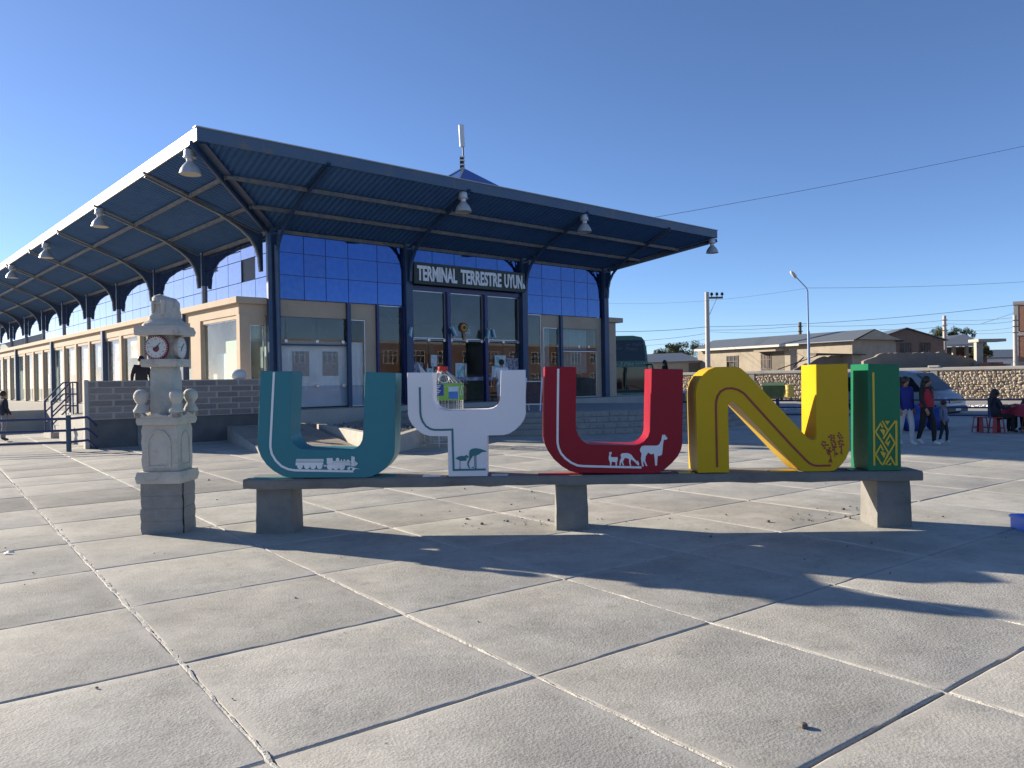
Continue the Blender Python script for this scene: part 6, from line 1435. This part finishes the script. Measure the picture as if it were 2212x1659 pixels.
# ---- poles, lamp, wires
POLE = mat('pole_concrete', (.48,.45,.41), .85, c2=(.42,.39,.36), scale=3); POLEW = mat('pole_wood', (.12,.09,.07), .9, c2=(.16,.12,.09), scale=6)
def pole(label, px, py, Y, r_, m, arm=0):
    p = at(px, py, Y); t = thing('utility_pole', label, 'utility pole', (p.x, Y, -.2)); H = p.z+.2
    MB().tube([(0,0,0),(0,0,H)], [r_*1.25, r_], 10).obj('shaft', m, t, smooth=50)
    if arm:
        MB().box(.0,arm,-.06,.06,H-.62,H-.44).obj('cross_arm', POLEW, t); MB().tube([(arm*.62,0,H-.6),(.1,0,H-2.3)], .03, 6).obj('arm_brace', ALU, t)
        for k in range(3): MB().lathe([(.04,0),(.05,.12),(.13,.14),(.15,.22),(.12,.26),(.14,.33),(.05,.4)], 10, (arm*(.3+.33*k),0,H-.44)).obj('insulator', BLACK, t, smooth=40)
    else:
        for k in range(3): MB().box(-.25,.25,-.14,-.08,H-.5-.55*k,H-.42-.55*k).obj('bracket', BLACK, t)
    return t
pole('tall pale concrete pole with one-sided crossarm and three insulators', 1527, 631, 72, .19, POLE, 1.45); pole('pale concrete pole behind the veranda house', 2040, 682, 82, .17, POLE); pole('pale concrete pole in front of the red brick block', 2192, 681, 70, .15, POLE); pole('short dark wooden pole behind the plastered house roof', 1728, 696, 85, .16, POLEW)
sp = at(1745, 622, 50); sl_ = thing('street_lamp', 'slim blue street lamp with a bent arm behind the yellow letter', 'street lamp', (sp.x, 50, -.2)); Hs = sp.z+.2
MB().tube([(0,0,0),(0,0,Hs*.62),(-.01,0,Hs*.63),(-.02,0,Hs-.25),(-.09,0,Hs)], [.085,.08,.055,.05,.045], 10).obj('pole', mat('lamp_pole_blue', (.16,.26,.44), .4, c2=(.2,.3,.48), scale=3), sl_, smooth=50)
MB().tube([(-.09,0,Hs),(-.75,0,Hs+.72)], .035, 8).obj('arm', mat('lamp_arm', (.22,.26,.30), .45, c2=(.28,.31,.34), scale=4), sl_, smooth=50)
o = MB().ball((0,0,0), .2, 12, 8, (1.6,.75,.6)).obj('lamp_head', mat('lamp_head', (.55,.53,.48), .4, c2=(.6,.58,.52), scale=5), sl_, loc=(-.9,0,Hs+.86), smooth=60); o.rotation_euler = (0,R(48),0)
WIREM = mat('cable_black', (.03,.03,.035), .7, c2=(.05,.05,.05), scale=3)
def wire(label, a, b_, sag=.4, r_=.014):
    a = Vector(a); b_ = Vector(b_); pts = []
    for k in range(17): u = k/16; p = a+(b_-a)*u; p.z -= sag*4*u*(1-u); pts.append(p)
    tag(MB().tube(pts, r_, 5, cap=False).obj('power_line', WIREM), label, 'cable', 'overhead cables')
wire('thick overhead cable running from the canopy roof to the upper right', B(14,6,8.4), at(2330,290,46), .25, .011)
wire('thin overhead cable attached to the top of the street lamp, running right', at(1745,622,50), at(2330,600,60), .2, .010); wire('thin overhead cable from the street lamp back to the terminal', at(1745,622,50), at(1315,655,60), .35, .007)
wire('thick cable from the concrete pole to the right above the house roofs', at(1527,706,72), at(2330,640,66), .55, .017); wire('thick cable from the concrete pole left towards the coach', at(1527,706,72), at(1300,716,66), .15, .02)
for k, (x0, y0, x1, y1, la) in enumerate(((1527,713,1728,704,'thin cable between the concrete and the wooden pole, upper'),(1527,716,1728,715,'thin cable between the concrete and the wooden pole, lower'),(1728,704,2040,692,'cable from the wooden pole to the pole behind the veranda house'),(2040,692,2192,686,'upper cable between the two right concrete poles'),(2040,699,2192,694,'middle cable between the two right concrete poles'),(2040,712,2192,707,'lower cable between the two right concrete poles'),(1900,712,2040,705,'cable from the brick house gable to the right concrete pole'),(2040,717,2192,717,'lowest cable between the two right concrete poles'),(1300,738,1527,720,'cable over the coach to the concrete pole'),(1300,752,1527,733,'lower cable over the coach to the concrete pole'))):
    wire(la, at(x0,y0,74), at(x1,y1,76), .12+.05*(k % 3), .011 if k % 2 else .015)
wire('steep cable from the right concrete pole up to the brick block', at(2120,699,75), at(2240,655,71), .1, .016)
# ================================================================== ACROSS THE PLAZA (seen in the glass)
ob = thing('opposite_building', 'two-storey brown plastered building across the plaza, seen only as a reflection', 'building', B(54, -55, 0), BY+math.pi)
MB().box(-28,30,0,8,0,6.2).obj('wall', mat('brown_plaster', (.15,.085,.06), .9, c2=(.18,.105,.075), scale=.8), ob); MB().box(-28,30,-.05,8,6.2,6.5).obj('parapet', CONC, ob)
for k in range(14):
    for z in (1.6, 4.6): win(ob, -26+4*k, z, 1.9, 1.5, y=0, bars=2, dy=-1, fm=WHITE)
g = gnd(20, 1196); lt = thing('paper_litter', 'small crumpled white paper on the slabs near the left edge', 'litter', (g.x, g.y, .004), R(20))
MB().add([(-.045,-.02,0),(.0,-.035,.012),(.05,-.01,.002),(.035,.03,.016),(-.01,.02,.024),(-.05,.03,.004)], [(0,1,4),(1,2,3),(1,3,4),(0,4,5)]).obj('sheet', WHITE, lt)
import OpenImageIO as oiio, numpy as np, sys
b=oiio.ImageBuf('/workdir/render_main.png'); a=b.get_pixels(oiio.UINT8)
for n,x,y in [('skyTL',20,60),('skyTR',1000,30),('skyMid',512,40),('skyHorR',900,300),('gnd lit near',300,700),('gnd lit mid',100,560),('shade',600,545),('shade far',930,450),('soffitL',150,230),('soffitF',600,220),('panelF',330,270),('panelL',225,275),('teal',275,400),('white',515,400),('red',556,420),('yellow',705,420),('green',880,390),('beige sun',210,312),('beige shade',310,312),('fascia front',400,170),('bench',700,480),('tower',165,450)]:
    print(n,a[y-2:y+3,x-2:x+3,:3].reshape(-1,3).mean(0).round().astype(int))
